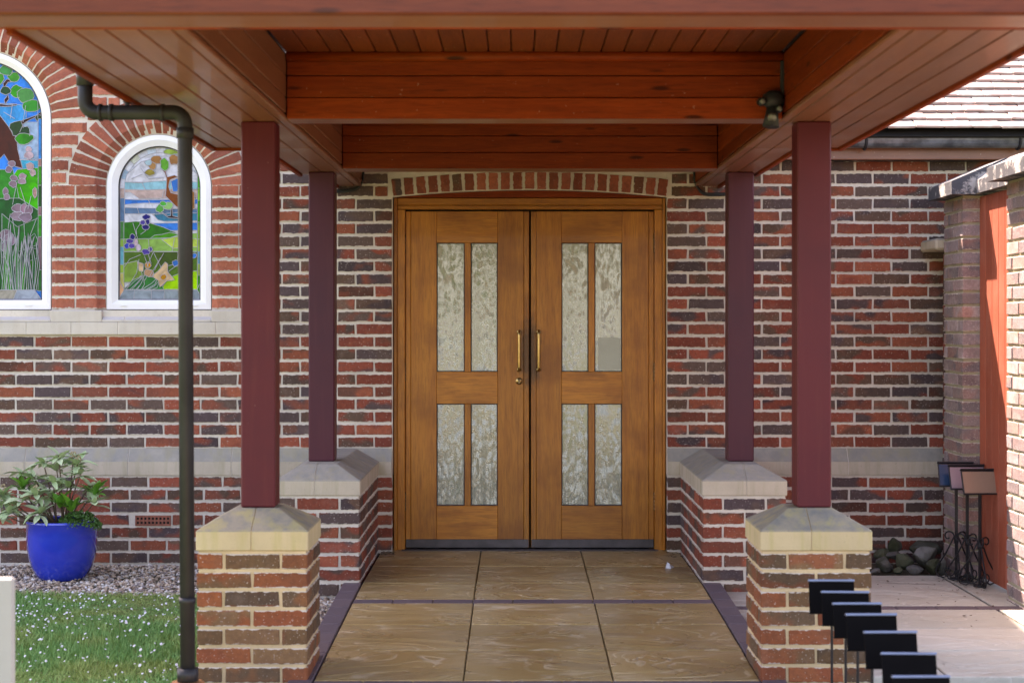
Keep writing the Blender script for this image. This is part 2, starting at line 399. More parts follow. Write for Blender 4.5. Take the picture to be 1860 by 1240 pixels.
t = NT('pale_boulder'); v = t.coord(); c = t.mix(t.bw(t.noise(v, 8, 5), .4, .6), (.23, .22, .205), (.14, .135, .115)); t.bump(t.noise(v, 30, 5), .9, .02); M['rock_pale'] = t.out(c, .85, .2)
t = NT('shrub_leaf'); c = t.mix(t.rand(), (.32, .45, .22), (.48, .58, .35)); M['leaf'] = t.out(c, .38, .5)
t = NT('fresh_leaf'); c = t.mix(t.rand(), (.13, .34, .035), (.07, .23, .03)); M['leaf_fresh'] = t.out(c, .35, .5)
M['stem'] = mat_simple('brown_stem', (.13, .085, .055), .8)
M['bud'] = mat_simple('flower_buds', (.42, .33, .18), .8, scale=60)
M['herb'] = mat_simple('herb_green', (.05, .15, .02), .6, scale=50, var=.5)
t = NT('daisy_petal'); M['daisy'] = t.out((.58, .59, .64), .6)
t = NT('roof_tile'); v = t.coord('Object', (1, 1, 1), t.randvec())
c = t.mix(t.rand(), (.30, .20, .17), (.40, .28, .24)); c = t.mix(t.bw(t.noise(v, 12, 5), .45, .7), c, (.42, .38, .34)); t.bump(t.noise(v, 60, 4), .3, .003); M['tile'] = t.out(c, .34, .6)
t = NT('render_brick_far'); bt = t.n.new('ShaderNodeTexBrick')
for k, q in (('Color1', (.28, .075, .05, 1)), ('Color2', (.10, .07, .065, 1)), ('Mortar', (.6, .55, .48, 1))): bt.inputs[k].default_value = q
bt.inputs['Scale'].default_value = 1; bt.inputs['Brick Width'].default_value = .2225; bt.inputs['Row Height'].default_value = .0754; bt.inputs['Mortar Size'].default_value = .006
mp = t.n.new('ShaderNodeMapping'); mp.inputs['Rotation'].default_value = (R(-90), 0, 0); t.l.new(t.n.new('ShaderNodeTexCoord').outputs['Object'], mp.inputs[0]); t.l.new(mp.outputs[0], bt.inputs['Vector'])
M['brick_far'] = t.out(bt.outputs['Color'], .9, .2)
def mat_panel(name, col): return mat_simple(name, col, .2, 0, .35, 0, var=.12, scale=5)

# ------------------------------------------------------------------ shared brick meshes
def brick_mesh(L, W, H, seed):
    rs = random.Random(seed); bm = bmesh.new(); bmesh.ops.create_cube(bm, size=1)
    for p in bm.verts: p.co = (p.co.x * L, p.co.y * W, p.co.z * H)
    bmesh.ops.bevel(bm, geom=bm.edges[:], offset=.0035, segments=1, affect='EDGES')
    for p in bm.verts: p.co += Vector((rs.uniform(-.0022, .0022), rs.uniform(-.0012, .0012), rs.uniform(-.0022, .0022)))
    m = bpy.data.meshes.new('brick'); bm.to_mesh(m); bm.free(); m.materials.append(M['brick']); return m
BL, BW, BH, CP = .2115, .10, .0618, .0754
STR = [brick_mesh(BL, BW, BH, k) for k in range(7)]
HDR = [brick_mesh(.10, BW, BH, 50 + k) for k in range(5)]
def brick(parent, cx, cy, cz, length, along='x', mat=None, name='brick', tilt=0):
    """one brick by its centre; along = the axis its length runs on"""
    big = length > .15
    me = random.choice(STR if big else HDR)
    o = link(name, me, mat or M['brick'], parent, (cx + rnd(-.0012, .0012), cy + rnd(-.0015, .0015), cz + rnd(-.0012, .0012)),
             (rnd(-.006, .006), rnd(-.006, .006) + tilt, (0 if along == 'x' else math.pi / 2) + rnd(-.004, .004) + random.choice((0, math.pi))),
             (length / (BL if big else .10), 1, 1))
    return o
def row(xa, xb, phase, pitch=.2225, joint=.0122, least=.045):
    """[(x0, x1)] of the bricks of one course between xa and xb"""
    cuts = [xa]; k = math.ceil((xa - phase) / pitch)
    while phase + k * pitch < xb:
        x = phase + k * pitch
        if x - cuts[-1] > least and xb - x > least: cuts.append(x)
        k += 1
    cuts.append(xb)
    return [(a + (joint / 2 if i else 0), b - (joint / 2 if i < len(cuts) - 2 else 0)) for i, (a, b) in enumerate(zip(cuts, cuts[1:]))]

# ------------------------------------------------------------------ ground
def gz(Y):            # the porch path falls gently away from the door
    if Y > 8.95: return 0.0
    return -.06 * (8.95 - max(Y, 6.8)) / (8.95 - 6.8)
g = MB().add([(-150, -150, -.16), (150, -150, -.16), (150, 150, -.16), (-150, 150, -.16)], [(0, 1, 2, 3)]).build('ground', M['far_grass']); kind(g, 'structure')
g = MB().box(-6, -1.24, -6, 9.08, -.155, -.075).build('lawn', M['lawn']); kind(g, 'structure')
g = MB().box(-6, -.92, 9.08, 10.5, -.155, -.085).build('gravel_bed', M['ground']); kind(g, 'structure')
MB().box(-1.24, -.92, 6.7, 9.08, -.153, -.087).build('gravel_bed_edge', M['ground'], g)
g = MB().box(1.09, 3.6, 9.58, 10.5, -.155, -.07).build('soil_bed', M['ground']); kind(g, 'structure')

path = MB().box(-.92, 1.09, 6.70, 10.45, -.155, -.075).build('path', M['ground']); kind(path, 'structure')
def slab_mesh(x0, x1, y0, y1, th=.05, zf=None, j=.004):
    x0 += j * .7; x1 -= j * .7; y0 += j * 1.5; y1 -= j * 1.5; zf = zf or gz
    b = .004; mb = MB()
    v = [(x0, y0, zf(y0) - th), (x1, y0, zf(y0) - th), (x1, y1, zf(y1) - th), (x0, y1, zf(y1) - th),
         (x0, y0, zf(y0) - b), (x1, y0, zf(y0) - b), (x1, y1, zf(y1) - b), (x0, y1, zf(y1) - b),
         (x0 + b, y0 + b, zf(y0)), (x1 - b, y0 + b, zf(y0)), (x1 - b, y1 - b, zf(y1)), (x0 + b, y1 - b, zf(y1))]
    f = [(3, 2, 1, 0)]
    for k in (0, 4):
        for i in range(4): q = (i + 1) % 4; f.append((k + i, k + q, k + 4 + q, k + 4 + i))
    f.append((8, 9, 10, 11)); return mb.add(v, f)
ROWS = [(6.82, 7.38), (7.38, 7.92), (7.92, 8.44), (8.54, 9.0), (9.0, 9.62), (9.62, 10.32)]
for y0, y1 in ROWS:
    for x0, x1 in ((-.81, -.21), (-.21, .39), (.39, .98)):
        slab_mesh(x0, x1, y0, y1, j=rnd(.003, .0055)).build('slab', M['slab'], path)
def paver(parent, x0, x1, y0, y1, zf=None): slab_mesh(x0, x1, y0, y1, .05, zf, .002).build('paver', M['paver'], parent)
for ya in (8.44, 6.72):
    for k in range(9): paver(path, -.81 + k * .1989, -.81 + (k + 1) * .1989, ya, ya + .1)
for xa in (-.91, .982):
    y = 6.72
    while y < 8.98: paver(path, xa, xa + .098, y, min(y + .2, 8.985), lambda Y: gz(Y) + .004); y += .2
side = MB().box(1.09, 3.0, 6.70, 9.58, -.155, -.10).build('side_paving', M['ground']); kind(side, 'structure')
zs = lambda Y: -.045
for y0, y1 in [(6.82, 7.38), (7.38, 7.92), (7.92, 8.44), (8.54, 9.58)]:
    for x0, x1 in ((1.09, 1.73), (1.73, 2.375), (2.385, 2.98)): slab_mesh(x0, x1, y0, y1, zf=zs, j=.005).build('slab', M['slab_grey'], side)
for k in range(7): paver(side, 1.09 + k * .2, 1.09 + (k + 1) * .2 if k < 6 else 2.98, 8.44, 8.54, zs)
fore = MB().box(-1.24, 3.6, -6, 6.70, -.155, -.12).build('forecourt', M['ground']); kind(fore, 'structure')
for i in range(8):
    for k in range(14): slab_mesh(-1.23 + i * .6, -1.23 + (i + 1) * .6, 6.695 - (k + 1) * .6, 6.695 - k * .6, zf=lambda Y: -.065).build('slab', M['slab_warm'], fore)

# loose stones: one pebble mesh repeated into one object of stuff
def scatter_pebbles(name, n, area, z, smin, smax, mat):
    base = [(0, 0, 1), (.9, 0, .3), (.28, .86, .3), (-.73, .53, .3), (-.73, -.53, .3), (.28, -.86, .3), (.6, .45, -.4), (-.6, .45, -.4), (0, -.75, -.4)]
    bf = [(0, 1, 2), (0, 2, 3), (0, 3, 4), (0, 4, 5), (0, 5, 1), (1, 6, 2), (2, 7, 3), (3, 7, 4), (4, 8, 5), (5, 8, 1), (2, 6, 7), (1, 8, 6), (4, 7, 8)]
    B = np.array(base); nv = len(B); V = np.zeros((n, nv, 3))
    xs = np.random.uniform(area[0], area[1], n); ys = np.random.uniform(area[2], area[3], n)
    s = np.random.uniform(smin, smax, n); a = np.random.uniform(0, 6.283, n)
    J = B[None] * (1 + np.random.uniform(-.28, .28, (n, nv, 3))) * s[:, None, None] * np.random.uniform(.6, 1.25, (n, 1, 3))
    V[:, :, 0] = J[:, :, 0] * np.cos(a)[:, None] - J[:, :, 1] * np.sin(a)[:, None] + xs[:, None]
    V[:, :, 1] = J[:, :, 0] * np.sin(a)[:, None] + J[:, :, 1] * np.cos(a)[:, None] + ys[:, None]
    V[:, :, 2] = J[:, :, 2] * .75 + z + np.random.uniform(-.004, .012, n)[:, None]
    Fc = (np.array(bf)[None] + (np.arange(n) * nv)[:, None, None]).reshape(-1, 3)
    m = bpy.data.meshes.new(name); m.from_pydata(V.reshape(-1, 3).tolist(), [], Fc.tolist()); m.materials.append(mat)
    return m
gm = scatter_pebbles('gravel', 12000, (-4.6, -.93, 9.04, 10.20), -.085, .006, .016, M['gravel'])
gv = link('gravel', gm, None); tag(gv, 'multicoloured pea gravel along the foot of the church wall', 'gravel'); kind(gv, 'stuff')
gm2 = scatter_pebbles('gravel', 2600, (-1.24, -.93, 6.75, 9.05), -.085, .006, .016, M['gravel'])
g2 = link('gravel', gm2, None); tag(g2, 'narrow strip of gravel between the brick piers and the path edging', 'gravel'); kind(g2, 'stuff')

def grass(n, area, h0, h1):
    xs = np.random.uniform(area[0], area[1], n); ys = np.random.uniform(area[2], area[3], n)
    h = np.random.uniform(h0, h1, n) * (.75 + .5 * np.sin(xs * 3.1 + 1) * np.sin(ys * 2.7)); a = np.random.uniform(0, 6.283, n); w = np.random.uniform(.0018, .0036, n)
    lx = np.random.normal(0, .016, n); ly = np.random.normal(0, .016, n)
    V = np.zeros((n, 3, 3)); z0 = -.078
    V[:, 0] = np.stack([xs - w * np.cos(a), ys - w * np.sin(a), np.full(n, z0)], 1)
    V[:, 1] = np.stack([xs + w * np.cos(a), ys + w * np.sin(a), np.full(n, z0)], 1)
    V[:, 2] = np.stack([xs + lx, ys + ly, z0 + h], 1)
    m = bpy.data.meshes.new('grass'); m.from_pydata(V.reshape(-1, 3).tolist(), [], np.arange(3 * n).reshape(-1, 3).tolist()); m.materials.append(M['grass'])
    return link('grass', m, None)
gr = grass(110000, (-4.2, -1.25, 5.4, 9.10), .018, .045); tag(gr, 'short green lawn grass scattered with white daisies', 'grass'); kind(gr, 'stuff')
mb = MB()
for k in range(2600):
    x, y = rnd(-4.2, -1.27), 9.05 - 3.6 * random.random() ** 1.15
    if rnd(0, 1) > .35 + .65 * abs(math.sin(x * 2.3 + 1.2) * math.cos(y * 1.9)): continue
    r = rnd(.003, .0068); z = -.078 + rnd(.03, .05); tx, ty = rnd(-.5, .5), rnd(-.9, .1)
    mb.add([(x, y, z + .002)] + [(x + r * math.cos(q), y + r * math.sin(q), z + tx * r * math.cos(q) + ty * -r * math.sin(q)) for q in (i * math.pi / 3.5 for i in range(7))], [(0, i + 1, (i + 1) % 7 + 1) for i in range(7)])
d = mb.build('daisies', M['daisy']); tag(d, 'small white daisies dotted over the lawn', 'daisies'); kind(d, 'stuff')

# ------------------------------------------------------------------ church (window wall) and entrance building
XS = -1.54                                           # where the two buildings meet (behind a post)
D0, D1 = -.742, .908                                 # door opening
church = thing('church_building', 'red brick church wall with two arched stained glass windows above a stone band', 'building', (-3, YW, -.1))
entry = thing('entrance_building', 'brick entrance block with glazed wooden double doors and a low tiled roof', 'building', (.1, YW, -.1))
Z0 = .617
FRAME_X0 = -3.17
stuffbricks = MB()
def wall_brick(parent, x0, x1, z, yface, mat=None):
    if x1 - x0 < .02: return
    if x1 < FRAME_X0 or x0 > 2.75:
        stuffbricks.box(x0, x1, yface, yface + .05, z - BH / 2, z + BH / 2)
    else: brick(parent, (x0 + x1) / 2, yface + BW / 2, z, x1 - x0, 'x', mat)

# -- windows
W2 = dict(cx=-2.1575, r=.315, spring=2.190, base=1.450)
W1 = dict(cx=-3.232, r=.421, spring=2.593, base=1.450)
def arch_pts(cx, r, spring, base, n=24):
    return [(cx + r, base)] + [(cx + r * math.cos(math.pi * k / n), spring + r * math.sin(math.pi * k / n)) for k in range(n + 1)] + [(cx - r, base)]

# mortar backing of the church wall: plates round two arched openings
mb = MB(); yb, yt = YW + .005, YW + .16
mb.box(-6.0, XS, YW + .006, yt, -.15, 1.445)
CHF = .062
mb.box(-6.0, W1['cx'] - W1['r'] - CHF, yb, yt, 1.445, 3.6)
mb.box(W1['cx'] + W1['r'] + CHF, W2['cx'] - W2['r'] - CHF, yb, yt, 1.445, 3.6)
mb.box(W2['cx'] + W2['r'] + CHF, XS, yb, yt, 1.445, 3.6)
for W in (W1, W2):
    r = W['r'] + CHF; n = 32; zt = 3.6; P0 = arch_pts(W['cx'], W['r'] + CHF, W['spring'], 1.445, n); P1 = arch_pts(W['cx'], W['r'] + .003, W['spring'], 1.445, n); m_ = len(P0)
    mb.add([(x, yb, z) for x, z in P0] + [(x, YW + .0565, z) for x, z in P1] + [(x, yt, z) for x, z in P1], [(q * m_ + k, q * m_ + k + 1, (q + 1) * m_ + k + 1, (q + 1) * m_ + k) for q in (0, 1) for k in range(m_ - 1)])
    for k in range(n):
        a0, a1 = math.pi * k / n, math.pi * (k + 1) / n
        xa, za, xb, zb = W['cx'] + r * math.cos(a0), W['spring'] + r * math.sin(a0), W['cx'] + r * math.cos(a1), W['spring'] + r * math.sin(a1)
        mb.prism([(xa, za), (xb, zb), (xb, zt), (xa, zt)], yb, yt)
wall_c = mb.build('wall', M['mortar'], church)
MB().box(-6.0, -.30, YW + .01, YW + 5.5, 3.6, 6.6).build('upper_wall', M['brick_far'], church)
MB().box(-6.0, XS - .02, YW + .17, YW + 5.5, -.15, 3.58).build('inner_core', M['dark'], church)
MB().prismx([(YW - .25, 6.6), (YW + 2.75, 7.3), (YW + 5.8, 6.6)], -6.2, -.2).build('roof', M['tile'], church)

# -- wall courses
ring_r = {id(W1): W1['r'] + .225, id(W2): W2['r'] + .225}
def cut(segs, a, b):
    out = []
    for s, e in segs:
        if b <= s or a >= e: out.append((s, e)); continue
        if a > s: out.append((s, a))
        if b < e: out.append((b, e))
    return out
J = .006
for k in range(9):                                  # between plinth and sill band
    z = Z0 + .036 + k * CP
    for x0, x1 in row(-4.7, XS - .006, -2.898 + (.111 if k % 2 else 0)): wall_brick(wall_c, x0, x1, z, YW)
for k in range(29):                                 # red dressings and wall above the band
    z = 1.444 + .044 + k * CP
    if z > 3.4: break
    segs = [(-4.7, XS - .006)]
    for W in (W1, W2):
        if z < W['spring'] - .01: hw = W['r'] + (.155 if W is W1 else .172) + J
        else:
            dz = z - W['spring']; rr = ring_r[id(W)] + .012
            hw = math.sqrt(max(0, rr * rr - dz * dz)) if dz < rr else 0
        if hw: segs = cut(segs, W['cx'] - hw, W['cx'] + hw)
    for s, e in segs:
        for x0, x1 in row(s, e, -2.9 + (.111 if k % 2 else 0)): wall_brick(wall_c, x0, x1, z, YW, M['brick_red'] if x0 > -2.9 and z < 2.9 else None)
def voussoir_mesh(w0, w1, L, seed, ch=.055):
    rs = random.Random(seed); q = lambda: rs.uniform(-.0016, .0016)
    st = [(0, w0, ch * .9), (ch, w0 + (w1 - w0) * ch / L, 0), (L, w1, 0)]
    mb = MB(); v = []
    for x, w, y in st: v += [(x + q(), y + q() * .5, -w / 2 + q()), (x + q(), y + q() * .5, w / 2 + q()), (x, .09, w / 2), (x, .09, -w / 2)]
    f = []
    for i in (0, 4): f += [(i, i + 4, i + 5, i + 1), (i + 1, i + 5, i + 6, i + 2), (i + 2, i + 6, i + 7, i + 3), (i + 3, i + 7, i + 4, i)]
    f += [(0, 1, 2, 3), (8, 11, 10, 9)]
    m = mb.add(v, f).mesh('voussoir'); m.materials.append(M['brick_red']); return m
for W, nv in ((W2, 23), (W1, 29)):
    r0 = W['r'] + .006; L = .212
    vs = [voussoir_mesh(math.pi * r0 / nv - .0105, math.pi * (r0 + L) / nv - .0115, L, q) for q in range(5)]
    hm = [voussoir_mesh(BH, BH, L, 20 + q) for q in range(4)]
    for k in range(nv):
        a = math.pi * (k + .5) / nv
        x, z = W['cx'] + r0 * math.cos(a), W['spring'] + .004 + r0 * math.sin(a)
        link('voussoir', random.choice(vs), M['brick_red'], wall_c, (x, YW + rnd(-.002, .001), z), (0, -a, rnd(-.004, .004)))
    wj = .155 if W is W1 else .172
    k = 0
    while 1.444 + .044 + k * CP < W['spring'] - .01:
        z = 1.444 + .044 + k * CP; k += 1
        for sgn in (1, -1):
            w = wj - .006
            if W is W1 and sgn > 0 and z > W2['spring'] - .01:    # trimmed where the small arch springs
                dz = z - W2['spring']; rr = ring_r[id(W2)] + .012
                hw = math.sqrt(rr * rr - dz * dz) if dz < rr else 0
                w = min(.20, (W2['cx'] - hw) - (W1['cx'] + r0)) if hw else .20
            link('brick', random.choice(hm), M['brick_red'], wall_c, (W['cx'] + sgn * r0, YW + rnd(-.002, .001), z), (0, 0 if sgn > 0 else math.pi, 0), (w / L, 1, 1))

# -- stone band with sloped sills below the windows
lo, hi = 1.299, 1.375
xs = [-4.7, -4.1, -3.47, PX(50, YW), PX(131, YW), PX(216, YW), -1.80, XS]
for a, b in zip(xs, xs[1:]):
    MB().bbox(a + .002, b - .002, YW - .022, YW + .10, lo, hi - .0005, .003).build('band_stone', M['stone_sill'], church)
MB().box(-4.69, XS - .004, YW - .0195, YW + .02, lo + .002, hi - .002).build('band_bedding', M['mortar'], church)
gaps = [(-4.7, W1['cx'] - W1['r'] - .06), (W1['cx'] + W1['r'] + .015, W2['cx'] - W2['r'] - .012), (W2['cx'] + W2['r'] + .012, XS)]
for a, b in gaps: MB().bbox(a + .001, b - .001, YW - .0215, YW + .10, hi, 1.445, .003).build('band_stone', M['stone_sill'], church)
for W, l, r_ in ((W1, gaps[0][1], gaps[1][0]), (W2, gaps[1][1], gaps[2][0])):
    cutx = W['cx'] - W['r'] * .62
    for a, b in ((l, cutx), (cutx, r_)):
        MB().prismx([(YW - .021, hi + .001), (YW - .021, hi + .012), (YW + .062, 1.449), (YW + .12, 1.449), (YW + .12, hi + .001)], a + .001, b - .001).build('window_sill', M['stone_sill'], church)

# -- stained glass
def clip_convex(poly, clip):
    out = poly
    for i in range(len(clip)):
        a, b = clip[i], clip[(i + 1) % len(clip)]
        if not out: return []
        inp, out = out, []
        side_ = lambda p: (b[0] - a[0]) * (p[1] - a[1]) - (b[1] - a[1]) * (p[0] - a[0])
        for j in range(len(inp)):
            p, q = inp[j], inp[(j + 1) % len(inp)]
            sp, sq = side_(p), side_(q)
            if sp >= 0: out.append(p)
            if (sp >= 0) != (sq >= 0):
                tt = sp / (sp - sq); out.append((p[0] + (q[0] - p[0]) * tt, p[1] + (q[1] - p[1]) * tt))
    return out
def ell(cx, cy, rx, ry, n=12, rot=0):
    q_ = [random.uniform(.82, 1.14) for _ in range(n)]
    return [(cx + rx * q_[k] * math.cos(2 * math.pi * k / n), cy + ry * q_[k] * math.sin(2 * math.pi * k / n)) for k in range(n)]
    return [(cx + rx * math.cos(a) * math.cos(rot) - ry * math.sin(a) * math.sin(rot), cy + rx * math.cos(a) * math.sin(rot) + ry * math.sin(a) * math.cos(rot)) for a in (2 * math.pi * k / n for k in range(n))]
def make_window(W, fw, pieces, lines, conv):
    outer = arch_pts(W['cx'], W['r'], W['spring'], W['base'] + .002, 32)
    inner = arch_pts(W['cx'], W['r'] - fw, W['spring'], W['base'] + .058, 32)
    mid = arch_pts(W['cx'], W['r'] - fw * .45, W['spring'], W['base'] + .034, 32)
    yf = YW + .048; n = len(outer); mb = MB()
    rings = [(outer, yf + .07), (outer, yf + .006), ([(x, z) for x, z in outer], yf), (mid, yf - .002), (inner, yf + .016), (inner, yf + .05)]
    v = []; f = []
    for ring, y in rings: v += [(x, y, z) for x, z in ring]
    for i in range(len(rings) - 1):
        for k in range(n): q = (k + 1) % n; f.append((i * n + k, i * n + q, (i + 1) * n + q, (i + 1) * n + k))
    win = mb.add(v, f).build('window', M['white_frame'], church, smooth=False)
    g2 = arch_pts(W['cx'], W['r'] - fw - .006, W['spring'], W['base'] + .064, 32); mb = MB(); v = []; f = []
    for ring, y in ((inner, yf + .017), (g2, yf + .019), (g2, yf + .04)): v += [(x, y, z) for x, z in ring]
    for i in range(2):
        for k in range(n): q = (k + 1) % n; f.append((i * n + k, i * n + q, (i + 1) * n + q, (i + 1) * n + k))
    mb.add(v, f).build('gasket', M['gasket'], win)
    for sx in (-.72, .72):
        x = W['cx'] + sx * (W['r'] - .02)
        MB().bbox(x - .022, x + .022, yf - .010, yf + .002, W['base'] + .020, W['base'] + .028, .003).build('drain_cap', M['white_frame'], win)
    clip = list(g2)
    area = sum(clip[i][0] * clip[(i + 1) % n][1] - clip[(i + 1) % n][0] * clip[i][1] for i in range(n))
    if area < 0: clip.reverse()
    came = MB(); y0 = yf + .036
    def inside(p, P):
        r_ = False
        for k in range(len(P)):
            (xa, za), (xb, zb_) = P[k], P[k - 1]
            if (za > p[1]) != (zb_ > p[1]) and p[0] < (xb - xa) * (p[1] - za) / (zb_ - za) + xa: r_ = not r_
        return r_
    shapes = [clip_convex([conv(*p) for p in poly], clip) for _, poly in pieces]
    def came_line(P, y, later):       # leading, left out where a later piece covers it
        run = []
        for (xa, za), (xb, zb_) in zip(P, P[1:]):
            n_ = max(1, int(math.hypot(xb - xa, zb_ - za) / .012))
            for k in range(n_):
                a_ = (xa + (xb - xa) * k / n_, za + (zb_ - za) * k / n_); b_ = (xa + (xb - xa) * (k + 1) / n_, za + (zb_ - za) * (k + 1) / n_)
                m_ = ((a_[0] + b_[0]) / 2, (a_[1] + b_[1]) / 2)
                if any(len(Q) > 2 and inside(m_, Q) for Q in later):
                    if len(run) > 1: came.tube([(x, y, z) for x, z in run], .0018, 4)
                    run = []
                else:
                    if not run: run = [a_]
                    run.append(b_)
        if len(run) > 1: came.tube([(x, y, z) for x, z in run], .0018, 4)
    for i, (col, poly) in enumerate(pieces):
        P = shapes[i]
        if len(P) < 3: continue
        A = sum(P[k][0] * P[(k + 1) % len(P)][1] - P[(k + 1) % len(P)][0] * P[k][1] for k in range(len(P)))
        if abs(A) < 2e-5: continue
        y = y0 - i * .00012
        MB().prism(P, y, y0 + .004).build('glass_piece', mat_glass(col), win)
        if i: came_line(P + P[:1], y - .0004, shapes[i + 1:])
    for ln in lines:
        P = [conv(*p) for p in ln]; came.tube([(x, y0 - len(pieces) * .00012 - .0005, z) for x, z in P], .0019, 4)
    came.build('lead_came', M['lead'], win)
    MB().box(W['cx'] - W['r'], W['cx'] + W['r'], YW + .13, YW + .14, W['base'], W['spring'] + W['r']).build('back_board', M['dark'], win)
    return win
WH, PALE, LG = (.74, .75, .80), (.60, .66, .72), (.36, .52, .20)
TAN, PINK, GRN, BG, DG = (.42, .26, .15), (.62, .52, .50), (.10, .34, .10), (.03, .42, .05), (.02, .15, .06)
PUR, IND, CRM, YEL, BLU, SLA = (.16, .13, .36), (.035, .035, .22), (.68, .55, .42), (.62, .38, .09), (.03, .30, .62), (.20, .29, .40)
conv2 = lambda u, v: (PX(180 + u / 3.543, YW), PZ(230 + v / 3.543, YW))
p2 = [(WH, [(90, 1130), (90, 100), (670, 100), (670, 1130)])]
for k in range(13):                                 # pale border round the arch head
    a0, a1 = math.pi * k / 13, math.pi * (k + 1) / 13
    p2.append(([WH, PALE, WH, (.70, .72, .66), WH, (.5, .6, .7)][k % 6], [(378 + 285 * math.cos(a0), 390 - 285 * math.sin(a0)), (378 + 285 * math.cos(a1), 390 - 285 * math.sin(a1)), (378 + 232 * math.cos(a1), 390 - 232 * math.sin(a1)), (378 + 232 * math.cos(a0), 390 - 232 * math.sin(a0))]))
for va, vb, c in ((390, 455, PINK), (455, 605, SLA), (605, 720, (.12, .30, .14)), (720, 770, LG), (770, 885, (.25, .5, .58)), (885, 940, (.4, .55, .2)), (940, 1050, (.66, .62, .35))):
    p2.append((c, [(100, va), (143, va), (143, vb), (100, vb)]))
for va, vb, c in ((300, 390, (.12, .42, .10)), (390, 470, (.30, .55, .15)), (470, 610, (.10, .42, .06)), (610, 720, LG), (720, 800, (.45, .6, .25)), (800, 880, (.3, .5, .6)), (880, 955, (.5, .62, .3)), (955, 1050, (.05, .38, .06))):
    p2.append((c, [(617, va), (655, va), (655, vb), (617, vb)]))
p2 += [((.72, .72, .76), [(160, 300), (250, 220), (400, 180), (500, 200), (617, 300), (617, 350), (145, 350)]),
       ((.40, .60, .66), [(145, 350), (250, 356), (330, 346), (430, 340), (617, 350), (617, 395), (300, 400), (145, 398)]),
       (PINK, [(145, 398), (300, 402), (430, 395), (617, 400), (617, 450), (230, 458), (145, 440)]),
       (WH, [(145, 420), (180, 415), (215, 440), (245, 462), (145, 462)]),
       ((.07, .27, .56), [(145, 462), (260, 466), (617, 462), (617, 492), (270, 486), (145, 496)]),
       (WH, [(145, 496), (270, 487), (617, 492), (617, 520), (145, 518)]), (SLA, [(145, 515), (330, 520), (617, 526), (617, 600), (370, 600), (340, 555), (145, 556)]),
       (WH, [(145, 556), (320, 556), (360, 595), (490, 600), (617, 605), (617, 618), (145, 612)]), ((.09, .28, .38), [(330, 560), (490, 548), (617, 552), (617, 600), (400, 605), (360, 595)]),
       (BLU, [(320, 618), (617, 612), (617, 662), (440, 665)]), ((.02, .22, .04), [(140, 612), (220, 605), (300, 612), (400, 645), (490, 684), (440, 714), (140, 720)]),
       ((.10, .34, .06), [(310, 716), (340, 694), (385, 690), (440, 676), (500, 690), (440, 712)]),
       ((.34, .50, .22), [(140, 720), (440, 714), (500, 690), (617, 680), (617, 800), (140, 800)]), ((.55, .66, .26), [(385, 722), (500, 700), (617, 720), (617, 770), (460, 780)]),
       ((.14, .24, .07), [(140, 802), (617, 802), (617, 960), (140, 960)]), ((.10, .16, .05), [(330, 802), (490, 802), (490, 880), (380, 900)]), ((.30, .42, .16), [(140, 880), (230, 860), (260, 950), (200, 1000), (140, 1000)]),
       ((.42, .66, .10), [(430, 970), (520, 935), (617, 925), (617, 1046), (380, 1046)]), ((.03, .27, .10), [(140, 1046), (200, 985), (270, 955), (370, 975), (400, 1046)])]
for s in ((205, 1046, 270, 950, 300), (240, 1046, 262, 985, 268), (270, 1046, 330, 985, 360), (310, 1046, 345, 1005, 372), (165, 1046, 215, 975, 265)):
    p2.append(((.015, .20, .09), [(s[0] - 12, s[1]), (s[2] - 8, s[3] + 20), (s[4], s[3] - 18), (s[2] + 12, s[3] + 28), (s[0] + 14, s[1])]))
